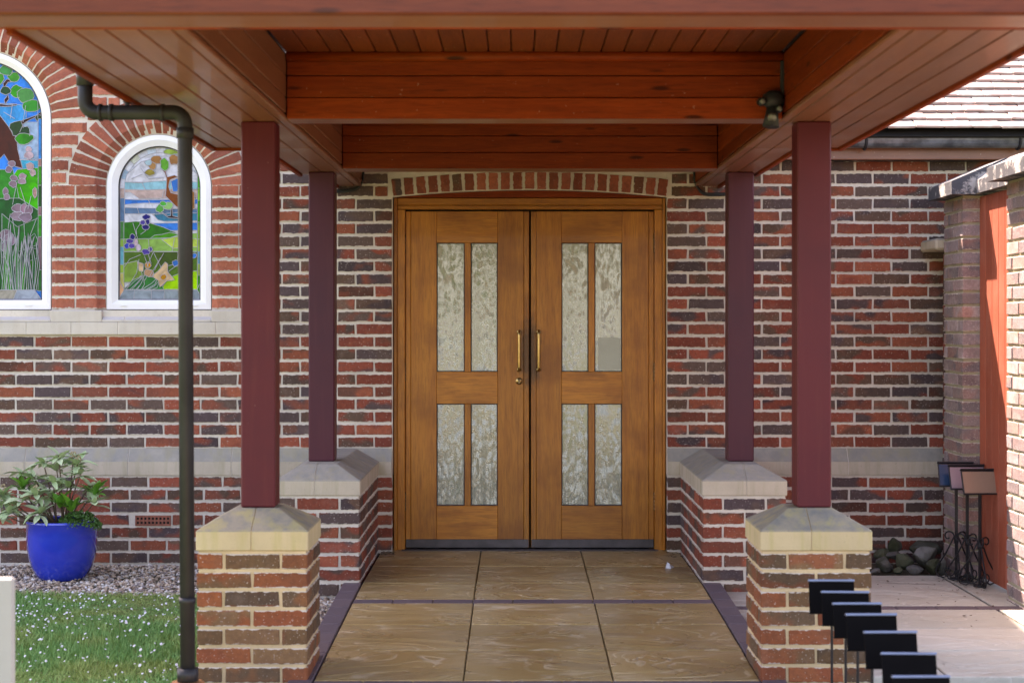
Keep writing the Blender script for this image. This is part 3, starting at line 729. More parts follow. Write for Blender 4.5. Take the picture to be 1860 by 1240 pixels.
p2 += [((.30, .13, .06), [(380, 262), (408, 268), (422, 318), (470, 305), (490, 318), (440, 336), (430, 380), (445, 420), (490, 430), (505, 470), (500, 525), (470, 500), (440, 470), (410, 440), (415, 390), (418, 330), (405, 290)]),
       (BLU, [(445, 345), (505, 318), (505, 410), (460, 412)]), (TAN, [(490, 400), (560, 380), (600, 420), (600, 520), (540, 560), (505, 520)]),
       ((.06, .025, .03), [(385, 548), (400, 552), (425, 570), (445, 568), (445, 530), (455, 530), (458, 570), (500, 578), (500, 588), (430, 582)]),
       (TAN, ell(352, 205, 42, 28)), ((.18, .42, .12), ell(405, 235, 30, 40)), (TAN, ell(465, 205, 35, 34)), ((.36, .46, .18), ell(450, 156, 62, 18)), ((.45, .30, .18), ell(325, 245, 24, 26)), ((.40, .34, .14), ell(308, 288, 32, 24)),
       ((.5, .62, .66), ell(300, 225, 24, 18)), ((.16, .42, .16), ell(375, 522, 26, 30)), ((.34, .52, .28), ell(424, 505, 36, 28)), ((.10, .40, .12), ell(395, 490, 24, 16)),
       (IND, ell(285, 578, 26, 20)), (PUR, ell(262, 612, 17, 17)), (IND, ell(295, 608, 14, 20)), (IND, ell(283, 642, 24, 18)),
       (IND, ell(197, 706, 18, 22)), (PUR, ell(180, 733, 24, 16)), ((.10, .14, .45), ell(165, 764, 24, 18)), (PUR, ell(192, 764, 20, 18)), ((.6, .5, .55), ell(220, 742, 15, 22)), ((.66, .6, .66), ell(236, 776, 18, 22)), (PUR, ell(284, 802, 26, 20)), ((.22, .18, .42), ell(312, 786, 16, 15)),
       (CRM, [(228, 868), (268, 880), (266, 930), (240, 925)]), (YEL, ell(298, 890, 22, 20)), ((.55, .40, .30), ell(302, 938, 30, 26)), (CRM, [(335, 948), (365, 925), (408, 868), (426, 880), (425, 930), (470, 985), (420, 990), (375, 1032), (362, 985), (330, 965)]), (YEL, ell(398, 966, 20, 20)), (BLU, ell(476, 876, 20, 20)), (BLU, ell(598, 828, 16, 16)),
       ((.36, .41, .45), [(100, 1120), (145, 1048), (210, 1050), (205, 1120)]), ((.40, .45, .49), [(205, 1120), (210, 1050), (320, 1052), (320, 1120)]), ((.37, .42, .47), [(320, 1120), (320, 1052), (405, 1052), (400, 1120)]), ((.40, .45, .48), [(400, 1120), (405, 1052), (520, 1052), (520, 1120)]), ((.37, .42, .46), [(520, 1120), (520, 1052), (617, 1048), (655, 1120)]), ((.03, .30, .05), [(617, 1048), (655, 950), (660, 1120)]), ((.70, .48, .36), [(98, 960), (143, 1048), (98, 1120)])]
l2 = [[(250, 260), (300, 330), (400, 320)], [(190, 330), (260, 300)], [(260, 356), (280, 400)], [(400, 402), (390, 455)], [(300, 466), (310, 486)], [(230, 520), (240, 555)], [(200, 615), (230, 715)], [(470, 715), (455, 800)], [(300, 720), (310, 800)], [(545, 612), (530, 662)], [(520, 940), (540, 1046)], [(225, 690), (222, 660), (250, 615)], [(250, 690), (285, 665)], [(145, 900), (180, 850), (250, 822)], [(240, 850), (225, 940), (160, 1040)], [(275, 830), (300, 900)], [(330, 810), (290, 900)], [(400, 810), (340, 920)], [(380, 840), (310, 960)], [(500, 880), (430, 930)], [(300, 820), (320, 880)]]
make_window(W2, .066, p2, l2, conv2)
conv1 = lambda u, v: (PX(u / 2.48, YW), PZ(80 + v / 2.48, YW))
GP = (.34, .27, .31)
p1 = [((.04, .34, .70), [(-400, 1160), (-400, 0), (190, 0), (190, 1160)]),
      ((.10, .44, .72), [(-380, 240), (40, 262), (100, 270), (100, 420), (-380, 430)]), ((.46, .56, .68), [(95, 345), (155, 345), (155, 515), (60, 515), (50, 440)]),
      ((.10, .46, .60), [(60, 515), (155, 520), (155, 560), (80, 560)]),
      (BG, [(60, 560), (155, 552), (155, 745), (70, 700), (20, 620)]), ((.03, .30, .08), [(-380, 560), (40, 560), (70, 700), (-380, 720)]),
      (DG, [(-380, 700), (70, 690), (155, 745), (155, 1108), (-380, 1108)]), ((.03, .20, .07), [(-10, 760), (60, 820), (155, 780), (155, 900), (-10, 960)]), ((.05, .24, .05), [(90, 1108), (100, 980), (155, 960), (155, 1108)]),
      ((.13, .055, .045), [(-120, 330), (-30, 300), (20, 365), (42, 402), (55, 400), (62, 470), (84, 556), (30, 540), (0, 490), (-60, 560), (-160, 560)]),
      ((.09, .04, .035), [(50, 415), (62, 365), (75, 340), (150, 312), (165, 300), (168, 312), (110, 338), (85, 355), (70, 420)]), ((.09, .04, .035), [(-20, 262), (20, 268), (58, 262), (58, 268), (20, 275), (-20, 274)]), ((.09, .04, .035), [(-5, 170), (12, 150), (45, 155), (45, 162), (18, 164), (0, 190)]), ((.09, .04, .035), [(0, 245), (18, 220), (22, 240), (6, 262)])]
for e, c in (((45, 140, 28, 22), GRN), ((55, 205, 30, 30), (.04, .34, .07)), ((98, 228, 40, 34), (.14, .34, .16)), ((125, 273, 38, 28), (.06, .34, .10)), ((6, 202, 24, 18), (.05, .12, .07)), ((58, 372, 32, 36), (.06, .11, .06)), ((95, 392, 22, 30), (.05, .10, .06)), ((92, 420, 42, 27), (.04, .30, .06)), ((158, 326, 18, 16), (.07, .12, .06)), ((10, 110, 30, 24), (.10, .30, .14)), ((-60, 150, 60, 40), GRN), ((-150, 220, 60, 50), (.06, .3, .1))): p1.append((c, ell(*e)))
p1 += [(c, [(155, a), (180, a), (180, b), (155, b)]) for a, b, c in ((330, 512, (.02, .34, .62)), (512, 545, (.52, .36, .34)), (545, 632, (.04, .32, .06)), (632, 730, (.03, .14, .05)), (730, 768, (.42, .30, .32)), (768, 865, (.03, .33, .07)), (865, 1015, (.30, .23, .25)), (1015, 1110, (.05, .2, .08)))]
for e, c in (((112, 470, 14, 18), (.62, .5, .54)), ((112, 495, 22, 18), (.6, .5, .54)), ((35, 535, 16, 14), GP), ((22, 560, 16, 16), GP), ((45, 600, 16, 14), GP), ((42, 625, 20, 16), GP), ((85, 592, 18, 14), (.5, .4, .44)), ((82, 614, 18, 14), (.45, .36, .40)), ((118, 545, 18, 18), (.58, .45, .45)), ((132, 574, 13, 16), (.62, .5, .5)), ((8, 660, 14, 18), GP), ((14, 684, 14, 16), GP), ((140, 665, 10, 24), (.56, .40, .38)),
             ((60, 735, 26, 20), GP), ((90, 735, 16, 22), (.44, .32, .38)), ((112, 745, 20, 22), GP), ((60, 772, 28, 22), (.38, .32, .36)), ((100, 778, 30, 22), (.33, .27, .32)), ((8, 858, 34, 24), GP), ((24, 880, 28, 26), (.38, .31, .36)), ((14, 912, 24, 28), (.30, .25, .29))): p1.append((c, ell(*e)))
for x0, x1, x2 in ((0, 12, 40), (18, 30, 22), (36, 40, 62), (58, 66, 52), (75, 70, 100), (95, 108, 96), (112, 100, 140), (132, 138, 120)):
    p1.append(((.03, rnd(.14, .26), .07), [(x0 - 5, 1108), (x1 - 6, 980), (x2, 860), (x1 + 7, 985), (x0 + 7, 1108)]))
p1 += [((.48, .46, .42), [(-380, 1160), (-380, 1108), (60, 1106), (40, 1160)]), ((.46, .50, .56), [(40, 1160), (60, 1106), (140, 1106), (178, 1160)])]
for k in range(16):
    x0 = rnd(-10, 150); x1 = x0 + rnd(-25, 25); zt_ = rnd(800, 960)
    p1.insert(len(p1) - 2, ((rnd(.01, .04), rnd(.12, .34), rnd(.03, .10)), [(x0 - 4, 1106), (x1 - 5, (1106 + zt_) / 2), (x1 + rnd(-14, 14), zt_), (x1 + 5, (1106 + zt_) / 2), (x0 + 5, 1106)]))
l1 = [[(60, 20), (40, 90), (75, 120)], [(100, 70), (85, 150)], [(40, 262), (30, 330)], [(100, 270), (88, 345)], [(155, 330), (155, 200)], [(0, 300), (50, 330)], [(92, 800), (95, 860), (75, 960), (80, 1108)], [(150, 780), (120, 860), (105, 960), (130, 1060)], [(115, 870), (140, 850), (155, 880), (148, 920), (120, 915)], [(40, 780), (55, 880), (50, 1000)], [(0, 940), (20, 1000), (10, 1108)], [(30, 760), (20, 830)], [(75, 640), (100, 720)], [(125, 680), (110, 740)], [(60, 620), (40, 720)]]
make_window(W1, .056, p1, l1, conv1)

# -- plinth: stone weathering course over courses of brick, on both buildings
YP = YW - .045
def plinth(bld, wall, xa, xb, phase):
    cuts = [xa]; x = phase
    while x < xb - .1:
        if x > xa + .1: cuts.append(x)
        x += .619
    cuts.append(xb)
    for a, b in zip(cuts, cuts[1:]):
        MB().prismx([(YW + .02, .617), (YW - .003, .617), (YP - .008, .540), (YP - .008, .460), (YW + .02, .460)], a + .0025, b - .0025).build('plinth_stone', M['stone'], bld)
    MB().prismx([(YW + .02, .614), (YW, .614), (YP - .0045, .538), (YP - .0045, .463), (YW + .02, .463)], xa + .004, xb - .004).build('plinth_bedding', M['mortar'], bld)
    MB().box(xa, xb, YP + .005, YW + .1, -.15, .461).build('plinth_core', M['mortar'], bld)
    for k in range(8):
        z = .46 - .043 - k * CP
        if z < -.13: break
        for x0, x1 in row(xa, xb, phase + .07 + (.111 if k % 2 else 0)):
            if k == 3 and x0 < PX(311, YP) and x1 > PX(244, YP):
                vx0, vx1 = PX(245, YP), PX(311, YP)
                for s, e in cut([(x0, x1)], vx0 - .008, vx1 + .008):
                    if e - s > .03: wall_brick(wall, s, e, z, YP)
                continue
            wall_brick(wall, x0, x1, z, YP)
plinth(church, wall_c, -4.7, XS, PX(45, YP))

# air brick
ax0, ax1, az = PX(246, YP), PX(310, YP), PZ(945, YP)
ab = MB().box(ax0, ax1, YP + .0035, YP + .06, az - .031, az + .031).build('air_brick', M['terracotta'], church)
mb = MB(); nx, nz = 9, 2
for k in range(nx + 1): x = ax0 + .004 + k * (ax1 - ax0 - .008) / nx; mb.box(x - .0045, x + .0045, YP - .006, YP + .009, az - .031, az + .031)
for zz in (az - .031 + .006, az, az + .031 - .006): mb.box(ax0, ax1, YP - .0055, YP + .009, zz - .0055, zz + .0055)
mb.build('grille', M['terracotta'], ab); ab.data.materials[0] = M['dark']

# -- entrance wall
mb = MB()
mb.box(XS, D0, YW + .006, YW + .16, -.15, 2.80); mb.box(D1, 3.3, YW + .006, YW + .16, -.15, 2.56)
mb.box(D0 + .0005, D1 - .0005, YW + .0065, YW + .16, 2.19, 2.60)
arcR = 7.94; acx = (D0 + D1) / 2; acz = 2.169 - arcR
arc = [(acx + s * .825 / 12, acz + math.sqrt(arcR ** 2 - (s * .825 / 12) ** 2)) for s in range(-12, 13)]
mb.prism([(x, z) for x, z in arc] + [(D1 - .0005, 2.1895), (D0 + .0005, 2.1895)], YW + .0062, YW + .16)
wall_e = mb.build('wall', M['mortar'], entry)
for k in range(25):
    z = Z0 + .036 + k * CP
    if z > 2.42: break
    segs = [(XS + .006, 3.2)]
    if z - BH / 2 < 2.12: segs = cut(segs, D0 - .004, D1 + .004)
    elif z < 2.295: segs = cut(segs, D0 - .03, D1 + .03)
    for s, e in segs:
        ph = PX(1552, YW) + (.111 if k % 2 else 0) if s > 0 else PX(545, YW) + (.111 if k % 2 else 0)
        for x0, x1 in row(s, e, ph): wall_brick(wall_e, x0, x1, z, YW)
for s in range(23):                                 # segmental arch of bricks on edge
    u = (s - 11) * .0722; a = math.asin(u / arcR); rr = arcR + .006 + .05
    o = link('arch_brick', random.choice(HDR), M['brick_red' if s % 5 else 'brick'], wall_e, (acx + rr * math.sin(a), YW - .002 + .05, acz + rr * math.cos(a)), (0, math.pi / 2 + a, rnd(-.01, .01)), (1.0, 1, .95))
for xa, xb in ((XS, D0), (D1, 3.2)): plinth(entry, wall_e, xa, xb, PX(1353, YP) if xa > 0 else PX(420, YP))
MB().box(XS + .02, 3.3, YW + .30, YW + 4, -.15, 2.78).build('inner_core', M['dark'], entry)

# -- doors
YF = YW + .035; YL = YW + .062
s_ = F / YL
dx = lambda x: PX(x, YL); dz = lambda y: PZ(y, YL)
zt = dz(360)
fx0, fx1, lx0, lx1 = D0 + .004, D1 - .004, dx(736.5), dx(1188)
for a, b, c, d_ in ((fx0, dx(722), dx(722), lx0 - .002), (dx(1203), fx1, lx1 + .002, dx(1203))):
    jm = MB().bbox(a, b, YF, YF + .11, -.02, zt, .004).build('door_jamb', M['door_z'], entry)
    MB().bbox(c, d_, YF + .012, YF + .11, -.02, dz(381), .003).build('door_stop', M['door_z'], jm)
MB().bbox(dx(722) + .0005, dx(1203) - .0005, YF + .002, YF + .11, dz(373), zt - .001, .004).bbox(dx(722) + .0005, dx(1203) - .0005, YF + .014, YF + .11, dz(381) + .001, dz(373) - .001, .003).build('door_head', M['door_x'], entry)
MB().prism([(fx0, zt + .0015), (fx1, zt + .0015)] + [(x, z - .002) for x, z in reversed(arc) if fx0 <= x <= fx1], YF + .004, YF + .1).build('arch_infill', M['stain_x'], entry)
MB().box(lx0 - .01, lx1 + .01, YL + .055, YL + .06, -.02, zt).build('door_backing', M['dark'], entry)
kt, kb = dz(979), dz(994.5)
def leaf(xa, xb, glassx, hinge_left):
    """xa..xb leaf edges in metres; glassx = the two pane columns in photo pixels"""
    (g0, g1), (g2, g3) = [(dx(a), dx(b)) for a, b in glassx]
    zt_, z1, z2, z3, z4 = dz(384), dz(441), dz(675), dz(733), dz(918)
    yb_ = YL + .045
    bead = .032
    d = MB().bbox(xa, xa + bead, YL + .002, yb_, kb, zt_, .003).build('door_leaf', M['door_z'], entry)
    if not hinge_left: d['label'] = 'door leaf with a grey sticker on one pane'
    else: d['label'] = 'door leaf with round brass lock below its handle'
    MB().bbox(xb - bead, xb, YL + .002, yb_, kb, zt_, .003).build('edge_bead', M['door_z'], d)
    for a, b in ((xa + bead + .001, g0), (g3, xb - bead - .001)): MB().bbox(a, b, YL, yb_, kt, zt_, .002).build('stile', M['door_z'], d)
    for a, b in ((z1, zt_), (z3, z2), (kt, z4)): MB().bbox(g0 + .0006, g3 - .0006, YL + .0004, yb_, a, b, .002).build('rail', M['door_x'], d)
    for a, b in ((z2, z1), (z4, z3)): MB().bbox(g1, g2, YL + .003, yb_, a + .0005, b - .0005, .002).build('glazing_bar', M['door_z'], d)
    MB().bbox(xa + .002, xb - .002, YL - .006, YL - .0003, kb + .002, kt + .001, .002).build('kick_plate', M['kick'], d)
    for a, b in ((g0, g1), (g2, g3)):
        for c, e in ((z2, z1), (z4, z3)):
            MB().box(a + .001, b - .001, YL + .022, YL + .027, c + .001, e - .001).build('pane', M['glass'], d)
            p = MB(); w = .006
            for q in ((a, a + w, c, e), (b - w, b, c, e), (a + w, b - w, c, c + w), (a + w, b - w, e - w, e)): p.box(q[0] + .0005, q[1] - .0005, YL + .012, YL + .0218, q[2] + .0005, q[3] - .0005)
            p.build('putty', M['putty'], d)
    hx = xa - .004 if hinge_left else xb + .004
    for y in (443, 675, 910):
        h = MB(); zc = dz(y)
        for k in range(5): h.tube([(hx, YL - .004, zc - .055 + k * .022), (hx, YL - .004, zc - .055 + k * .022 + .020)], .0075, 8)
        h.tube([(hx, YL - .004, zc - .06), (hx, YL - .004, zc + .06)], .005, 8)
        h.build('hinge', M['hinge'], d, True)
    return d
dl = leaf(lx0, dx(961), ((793, 844), (855, 904)), True)
dr = leaf(dx(964.5), lx1, ((1020, 1069), (1080, 1130)), False)
def handle(d, x, ya, yb):
    X, za, zb = dx(x), dz(ya), dz(yb); pts = [(X, YL + .001, za)]
    for k in range(6): a = math.pi / 2 * k / 5; pts.append((X, YL - .040 - .016 * math.sin(a), za - .016 * (1 - math.cos(a))))
    for k in range(6): a = math.pi / 2 * (1 - k / 5); pts.append((X, YL - .040 - .016 * math.sin(a), zb + .016 * (1 - math.cos(a))))
    pts.append((X, YL + .001, zb))
    mb = MB().tube(pts, .0085, 10)
    for z in (za, zb): mb.tube([(X, YL + .0005, z), (X, YL - .006, z)], .014, 14)
    mb.build('handle', M['brass'], d, True)
handle(dl, 943, 603, 671); handle(dr, 978.5, 603, 671)
X, Z = dx(943), dz(692)
MB().tube([(X, YL - .0002, Z), (X, YL - .005, Z)], .021, 20).build('lock', M['brass'], dl, True)
MB().tube([(X, YL - .004, Z + .005), (X, YL - .0075, Z + .005)], .008, 12).box(X - .005, X + .005, YL - .0076, YL - .004, Z - .013, Z + .004).build('keyhole', M['hinge'], dl)
st = mat_simple('sticker', (.25, .27, .21), .3, var=.15, bump=(30, .3, .003)); st.node_tree.nodes['Principled BSDF'].inputs['IOR'].default_value = 1.9
MB().box(dx(1087), dx(1127), YL + .0185, YL + .021, dz(672), dz(613)).build('sticker', st, dr)
MB().box(lx0 - .02, lx1 + .02, YW - .004, YW + .14, -.03, .004).build('threshold', M['kick'], entry)

# -- low tiled roof, fascia and gutter on the right
ZE = 2.49; YE = YW - .36; pitch_r = R(33)
MB().bbox(1.0, 5.6, YW - .16, YW - .135, 2.335, 2.46, .004).build('fascia', M['soffit_x'], entry)
MB().box(1.0, 5.6, YW - .135, YW + .02, 2.338, 2.355).build('soffit', M['cable'], entry)
sl = MB(); L = 4.2; q0 = (YE + .03, ZE - .035)
sl.prismx([q0, (q0[0] + L * math.cos(pitch_r), q0[1] + L * math.sin(pitch_r)), (q0[0] + L * math.cos(pitch_r), 2.42), (YW - .13, 2.42)], 1.0, 5.6)
sl.build('roof', M['dark'], entry)
tm = MB().bbox(-.081, .081, 0, .165, 0, .015, .003).mesh('roof_tile'); tm.materials.append(M['tile'])
far_tiles = MB()
gauge = .105
for i in range(30):
    for k in range(28):
        x = 1.08 + k * .1655 + (.083 if i % 2 else 0); d = i * gauge
        y, z = YE + d * math.cos(pitch_r) - .004 , ZE + d * math.sin(pitch_r) + .006
        if 2.0 < x < 3.4 and i < 12:
            link('roof_tile', tm, M['tile'], entry, (x, y, z + rnd(0, .004)), (pitch_r - R(8.5) + rnd(-.006, .006), rnd(-.012, .012), rnd(-.01, .01)))
        elif x < 4.8:
            a = pitch_r - R(8.5); c0, s0 = math.cos(a), math.sin(a)
            far_tiles.add([(x + u, y + w * c0 - t_ * s0, z + w * s0 + t_ * c0) for t_ in (0, .015) for w in (0, .165) for u in (-.081, .081)], [(0, 2, 3, 1), (4, 5, 7, 6), (0, 1, 5, 4), (2, 6, 7, 3), (0, 4, 6, 2), (1, 3, 7, 5)])
kind(far_tiles.build('roof_tiles', M['tile'], entry), 'stuff')
gut = MB(); yg, zg, rg = YW - .235, 2.455, .06
ring = [(yg + rg * math.cos(a), zg + rg * math.sin(a)) for a in (math.pi + math.pi * k / 10 for k in range(11))]
ring += [(yg + (rg - .004) * math.cos(a), zg + (rg - .004) * math.sin(a)) for a in (2 * math.pi - math.pi * k / 10 for k in range(11))]
gut.prismx(ring, 1.0, 5.6); gut = gut.build('gutter', M['gutter'], entry)
for x in (1.6, 2.05, 2.95, 3.9):
    b = MB(); rr = rg + .006
    b.tube([(x, yg + rr * math.cos(a), zg + rr * math.sin(a)) for a in (math.pi + math.pi * k / 8 for k in range(9))], .009, 6).box(x - .012, x + .012, yg + rr - .01, YW - .161, zg - .05, zg - .03)
    b.build('gutter_bracket', M['black_plastic'], gut)
if stuffbricks.v:
    o = stuffbricks.build('far_bricks', M['brick_stuff'], church); kind(o, 'stuff')

# ------------------------------------------------------------------ brick piers with stone caps
def cap_mesh(x0, x1, y0, y1, zb, ze, zt, inset, back_inset, sx, part, n):
    """sloped cap, cut square across X at fraction sx; part = (a, b) range"""
    mb = MB()
    v = [(x0, y0, zb), (x1, y0, zb), (x1, y1, zb), (x0, y1, zb), (x0, y0, ze), (x1, y0, ze), (x1, y1, ze), (x0, y1, ze),
         (x0 + inset, y0 + inset, zt), (x1 - inset, y0 + inset, zt), (x1 - inset, y1 - back_inset, zt), (x0 + inset, y1 - back_inset, zt)]
    f = [(3, 2, 1, 0)]
    for k in (0, 4):
        for i in range(4): q = (i + 1) % 4; f.append((k + i, k + q, k + 4 + q, k + 4 + i))
    f.append((8, 9, 10, 11)); mb.add(v, f)
    bm = bmesh.new(); m = mb.mesh('t'); bm.from_mesh(m); bpy.data.meshes.remove(m)
    bmesh.ops.bevel(bm, geom=[e for e in bm.edges if e.calc_length() > .05], offset=.004, segments=1, affect='EDGES')
    for (co, no) in part:
        geom = bm.verts[:] + bm.edges[:] + bm.faces[:]
        r = bmesh.ops.bisect_plane(bm, geom=geom, plane_co=co, plane_no=no, clear_outer=True)
        ed = [e for e in r['geom_cut'] if isinstance(e, bmesh.types.BMEdge)]
        bmesh.ops.holes_fill(bm, edges=ed)
    return MB().bm(bm)
def pier(label, x0, y0, y1, x1=None, zbase=-.15, attached=False, bm_='brick', mm='mortar', sm='stone'):
    x1 = x1 or x0 + .44
    p = thing('brick_pier', label, 'pier', ((x0 + x1) / 2, (y0 + y1) / 2, zbase), 'brick piers carrying the porch posts')
    e = .006
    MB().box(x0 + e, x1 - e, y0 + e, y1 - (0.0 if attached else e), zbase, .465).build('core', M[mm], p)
    k = 0
    while True:
        z = .46 - .043 - k * CP
        if z < zbase + .03: break
        if k % 2 == 0:      # front: header, stretcher, header
            for xe in (x0 + BW / 2, x1 - BW / 2):
                if attached or True:
                    for a, b in row(y0, y1 - (.01 if attached else 0), y0 + .2225): brick(p, xe, (a + b) / 2, z, b - a, 'y', M[bm_])
            brick(p, (x0 + x1) / 2, y0 + BW / 2, z, (x1 - x0) - 2 * BW - .024, 'x', M[bm_])
            if not attached: brick(p, (x0 + x1) / 2, y1 - BW / 2, z, (x1 - x0) - 2 * BW - .024, 'x', M[bm_])
        else:               # front: two stretchers
            xm = (x0 + x1) / 2; h = (x1 - x0) / 2 - .006
            for ye in ([y0 + BW / 2] if attached else [y0 + BW / 2, y1 - BW / 2]):
                brick(p, x0 + h / 2, ye, z, h, 'x', M[bm_]); brick(p, x1 - h / 2, ye, z, h, 'x', M[bm_])
            for xe in (x0 + BW / 2, x1 - BW / 2):
                for a, b in row(y0 + BW + .012, y1 - (.01 if attached else BW + .012), y0 + .1115 + .2225): brick(p, xe, (a + b) / 2, z, b - a, 'y', M[bm_])
        k += 1
    xm = (x0 + x1) / 2 + rnd(-.02, .02); g = .0015; o = .004
    args = (x0 - o, x1 + o, y0 - o, y1 + (0 if attached else o), .460, .540, .617, .135, -.01 if attached else .135, 0, )
    if attached:
        ym = y0 + .34; parts = []
        for sg in (-1, 1):
            for ya, yb in ((None, ym), (ym, ym + .47), (ym + .47, None)):
                pl = [((xm + sg * g, 0, 0), (-sg, 0, 0))]
                if ya: pl.append(((0, ya + g, 0), (0, -1, 0)))
                if yb: pl.append(((0, yb - g, 0), (0, 1, 0)))
                parts.append(pl)
    else: parts = [[((xm + sg * g, 0, 0), (-sg, 0, 0))] for sg in (-1, 1)]
    for pl in parts: cap_mesh(*args[:10], pl, 0).build('cap_stone', M[sm], p)
    e = .0035
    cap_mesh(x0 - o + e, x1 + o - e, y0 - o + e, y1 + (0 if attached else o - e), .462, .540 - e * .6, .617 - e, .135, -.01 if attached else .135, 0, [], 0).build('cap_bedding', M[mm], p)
    return p
YPF, YPR = 6.813, 8.986
pier('short brick pier with stone cap beside the black downpipe', -1.273, YPF, YPF + .44, bm_='brick_warm_lit', mm='mortar_warm_lit', sm='stone_warm_lit')
pier('short brick pier with stone cap beside the row of black sign stands', .979, YPF, YPF + .44, bm_='brick_warm_lit', mm='mortar_warm_lit', sm='stone_warm_lit')
pier('long brick pier joined to the wall beside the door leaf with the brass lock', -1.263, YPR, YP - .004, attached=True)
pier('long brick pier joined to the wall beside the door leaf with the stickered pane', .985, YPR, YP - .004, attached=True)

# ------------------------------------------------------------------ porch canopy
ZS, ZC = 2.19, 2.455
can = thing('porch_canopy', 'timber porch canopy with boarded soffit and four burgundy posts over the path', 'canopy', (.08, 7.2, .6))
for x0, yc in ((-1.121, 6.955), (1.146, 6.955), (-1.127, 9.275), (1.154, 9.275)):
    MB().bbox(x0, x0 + .140, yc, yc + .140, .6175, ZS + .0, .006).build('post', M['post' if yc < 8 else 'post_cool_lit'], can)
    MB().bbox(x0 + .02, x0 + .12, yc + .02, yc + .12, .612, .63, .002).build('post_shoe', M['black_metal'], can)
XL, XR = -.925, 1.075
YFB0, YFB1 = 4.55, 4.79                             # front cross beam
def boards_x(name, xa, xb, yf, yb_, zs, mat):       # boards lying along X, stacked in Z
    for a, b in zip(zs, zs[1:]): MB().bbox(xa, xb, yf, yb_, a + .0012, b - .0012, .0035).build(name, M[mat], can)
zb = [ZS, 2.276, 2.364, 2.452]
for yf, yk in ((6.87, 7.06), (9.08, 9.30)):
    boards_x('cross_beam_board', XL + .002, XR - .002, yf, yf + .022, zb, 'stain_x')
    boards_x('cross_beam_board', XL + .002, XR - .002, yk - .022, yk, zb, 'stain_x')
    MB().bbox(XL + .001, XR - .001, yf + .0225, yk - .0225, ZS + .0005, ZS + .022, .002).build('cross_beam_underside', M['soffit_x'], can)
    MB().tube([(XL + .003, yf - .012, ZC - .016), (XR - .003, yf - .012, ZC - .016)], .022, 8).build('quadrant_trim', M['stain_x'], can, True)
# long side beams: boarded inner face and boarded soffit
SEC = ((YFB1, 8.02, 1.410, 1.515), (8.02, 9.456, 1.18, 1.318), (9.456, YW - .003, 1.06, 1.21))
for sgn, xi in ((-1, XL), (1, XR)):
    for ya, yb_ in ((YFB1 + .002, 6.868), (7.062, 9.078), (9.302, YW - .004)):
        for a, b in zip(zb, zb[1:]):
            x_, w_ = sorted((xi, xi + sgn * .02))
            MB().bbox(x_, w_, ya, yb_, a + .0012 + (.022 if a == ZS else 0), b - .0012, .003).build('side_beam_board', M['stain_y' if sgn > 0 else 'soffit_y'], can)
    for ya, yb_, ol, orr in SEC:
        edge = ol if sgn < 0 else orr
        xs = [abs(xi), abs(xi) + .042]
        while xs[-1] + .093 < edge - .03: xs.append(xs[-1] + .093)
        xs.append(edge)
        for a, b in zip(xs, xs[1:]):
            q = sorted((sgn * (a + .0018), sgn * (b - .0018)))
            MB().bbox(q[0], q[1], ya + .002, yb_ - .002, ZS, ZS + .02, .004).build('soffit_board', M['soffit_y'], can)
        q = sorted((sgn * (edge + .001), sgn * (edge + .024)))
        MB().bbox(q[0], q[1], ya, yb_, ZS - .012, ZS + .20, .003).build('fascia', M['stain_y'], can)
        q = sorted((sgn * (abs(xi) + .1), sgn * edge)); MB().bbox(q[0], q[1], yb_ - .0245, yb_ - .0015, ZS + .021, ZS + .2, .002).build('end_board', M['stain_x'], can)
        q = sorted((sgn * (abs(xi) + .021), sgn * (edge - .002))); MB().box(q[0], q[1], ya + .003, yb_ - .03, ZS + .021, ZC + .02).build('beam_core', M['dark'], can)
    # return of the wider soffit towards the wall
for sgn, o0, o1 in ((-1, 1.18, 1.41), (1, 1.318, 1.515)):
    q = sorted((sgn * (o0 + .024), sgn * (o1 + .024))); MB().bbox(q[0], q[1], 8.021, 8.043, ZS - .012, ZS + .2, .003).build('return_fascia', M['stain_x'], can)
MB().bbox(-1.47, 1.575, YFB0, YFB0 + .03, ZS + .0, 2.46, .006).build('front_beam_board', M['stain_front'], can)
MB().bbox(-1.47, 1.575, YFB1 - .03, YFB1, ZS, 2.46, .006).build('front_beam_board', M['stain_x'], can)
MB().bbox(-1.469, 1.574, YFB0 + .0305, YFB1 - .0305, ZS + .001, ZS + .03, .002).build('front_beam_underside', M['soffit_x'], can)
x = XL + .001; k = 0                                # ceiling boards in the three bays
while x < XR - .02:
    for ya, yb_ in ((YFB1, 6.88), (7.05, 9.09), (9.29, YW - .004)):
        MB().bbox(x + .002, min(x + .0905, XR - .001) - .002, ya + .002, yb_ - .002, ZC, ZC + .016, .004).build('ceiling_board', M['ceiling'], can)
    x += .0905
MB().box(XL, XR, YFB1, YW - .01, ZC + .018, ZC + .03).build('ceiling_core', M['dark'], can)
rf = MB()
rf.prism([(-1.62, 2.42), (.08, 3.15), (1.72, 2.42), (1.72, 2.50), (.08, 3.23), (-1.62, 2.50)], 4.40, 8.1).prism([(-1.25, 2.485), (.08, 3.1), (1.40, 2.485), (1.40, 2.55), (.08, 3.16), (-1.25, 2.55)], 8.1, YW - .003)
rf.build('roof', M['tile'], can)
MB().prism([(-1.44, 2.455), (1.55, 2.455), (.08, 3.12)], YFB0 + .002, YFB0 + .022).build('gable_board', M['stain_x'], can)
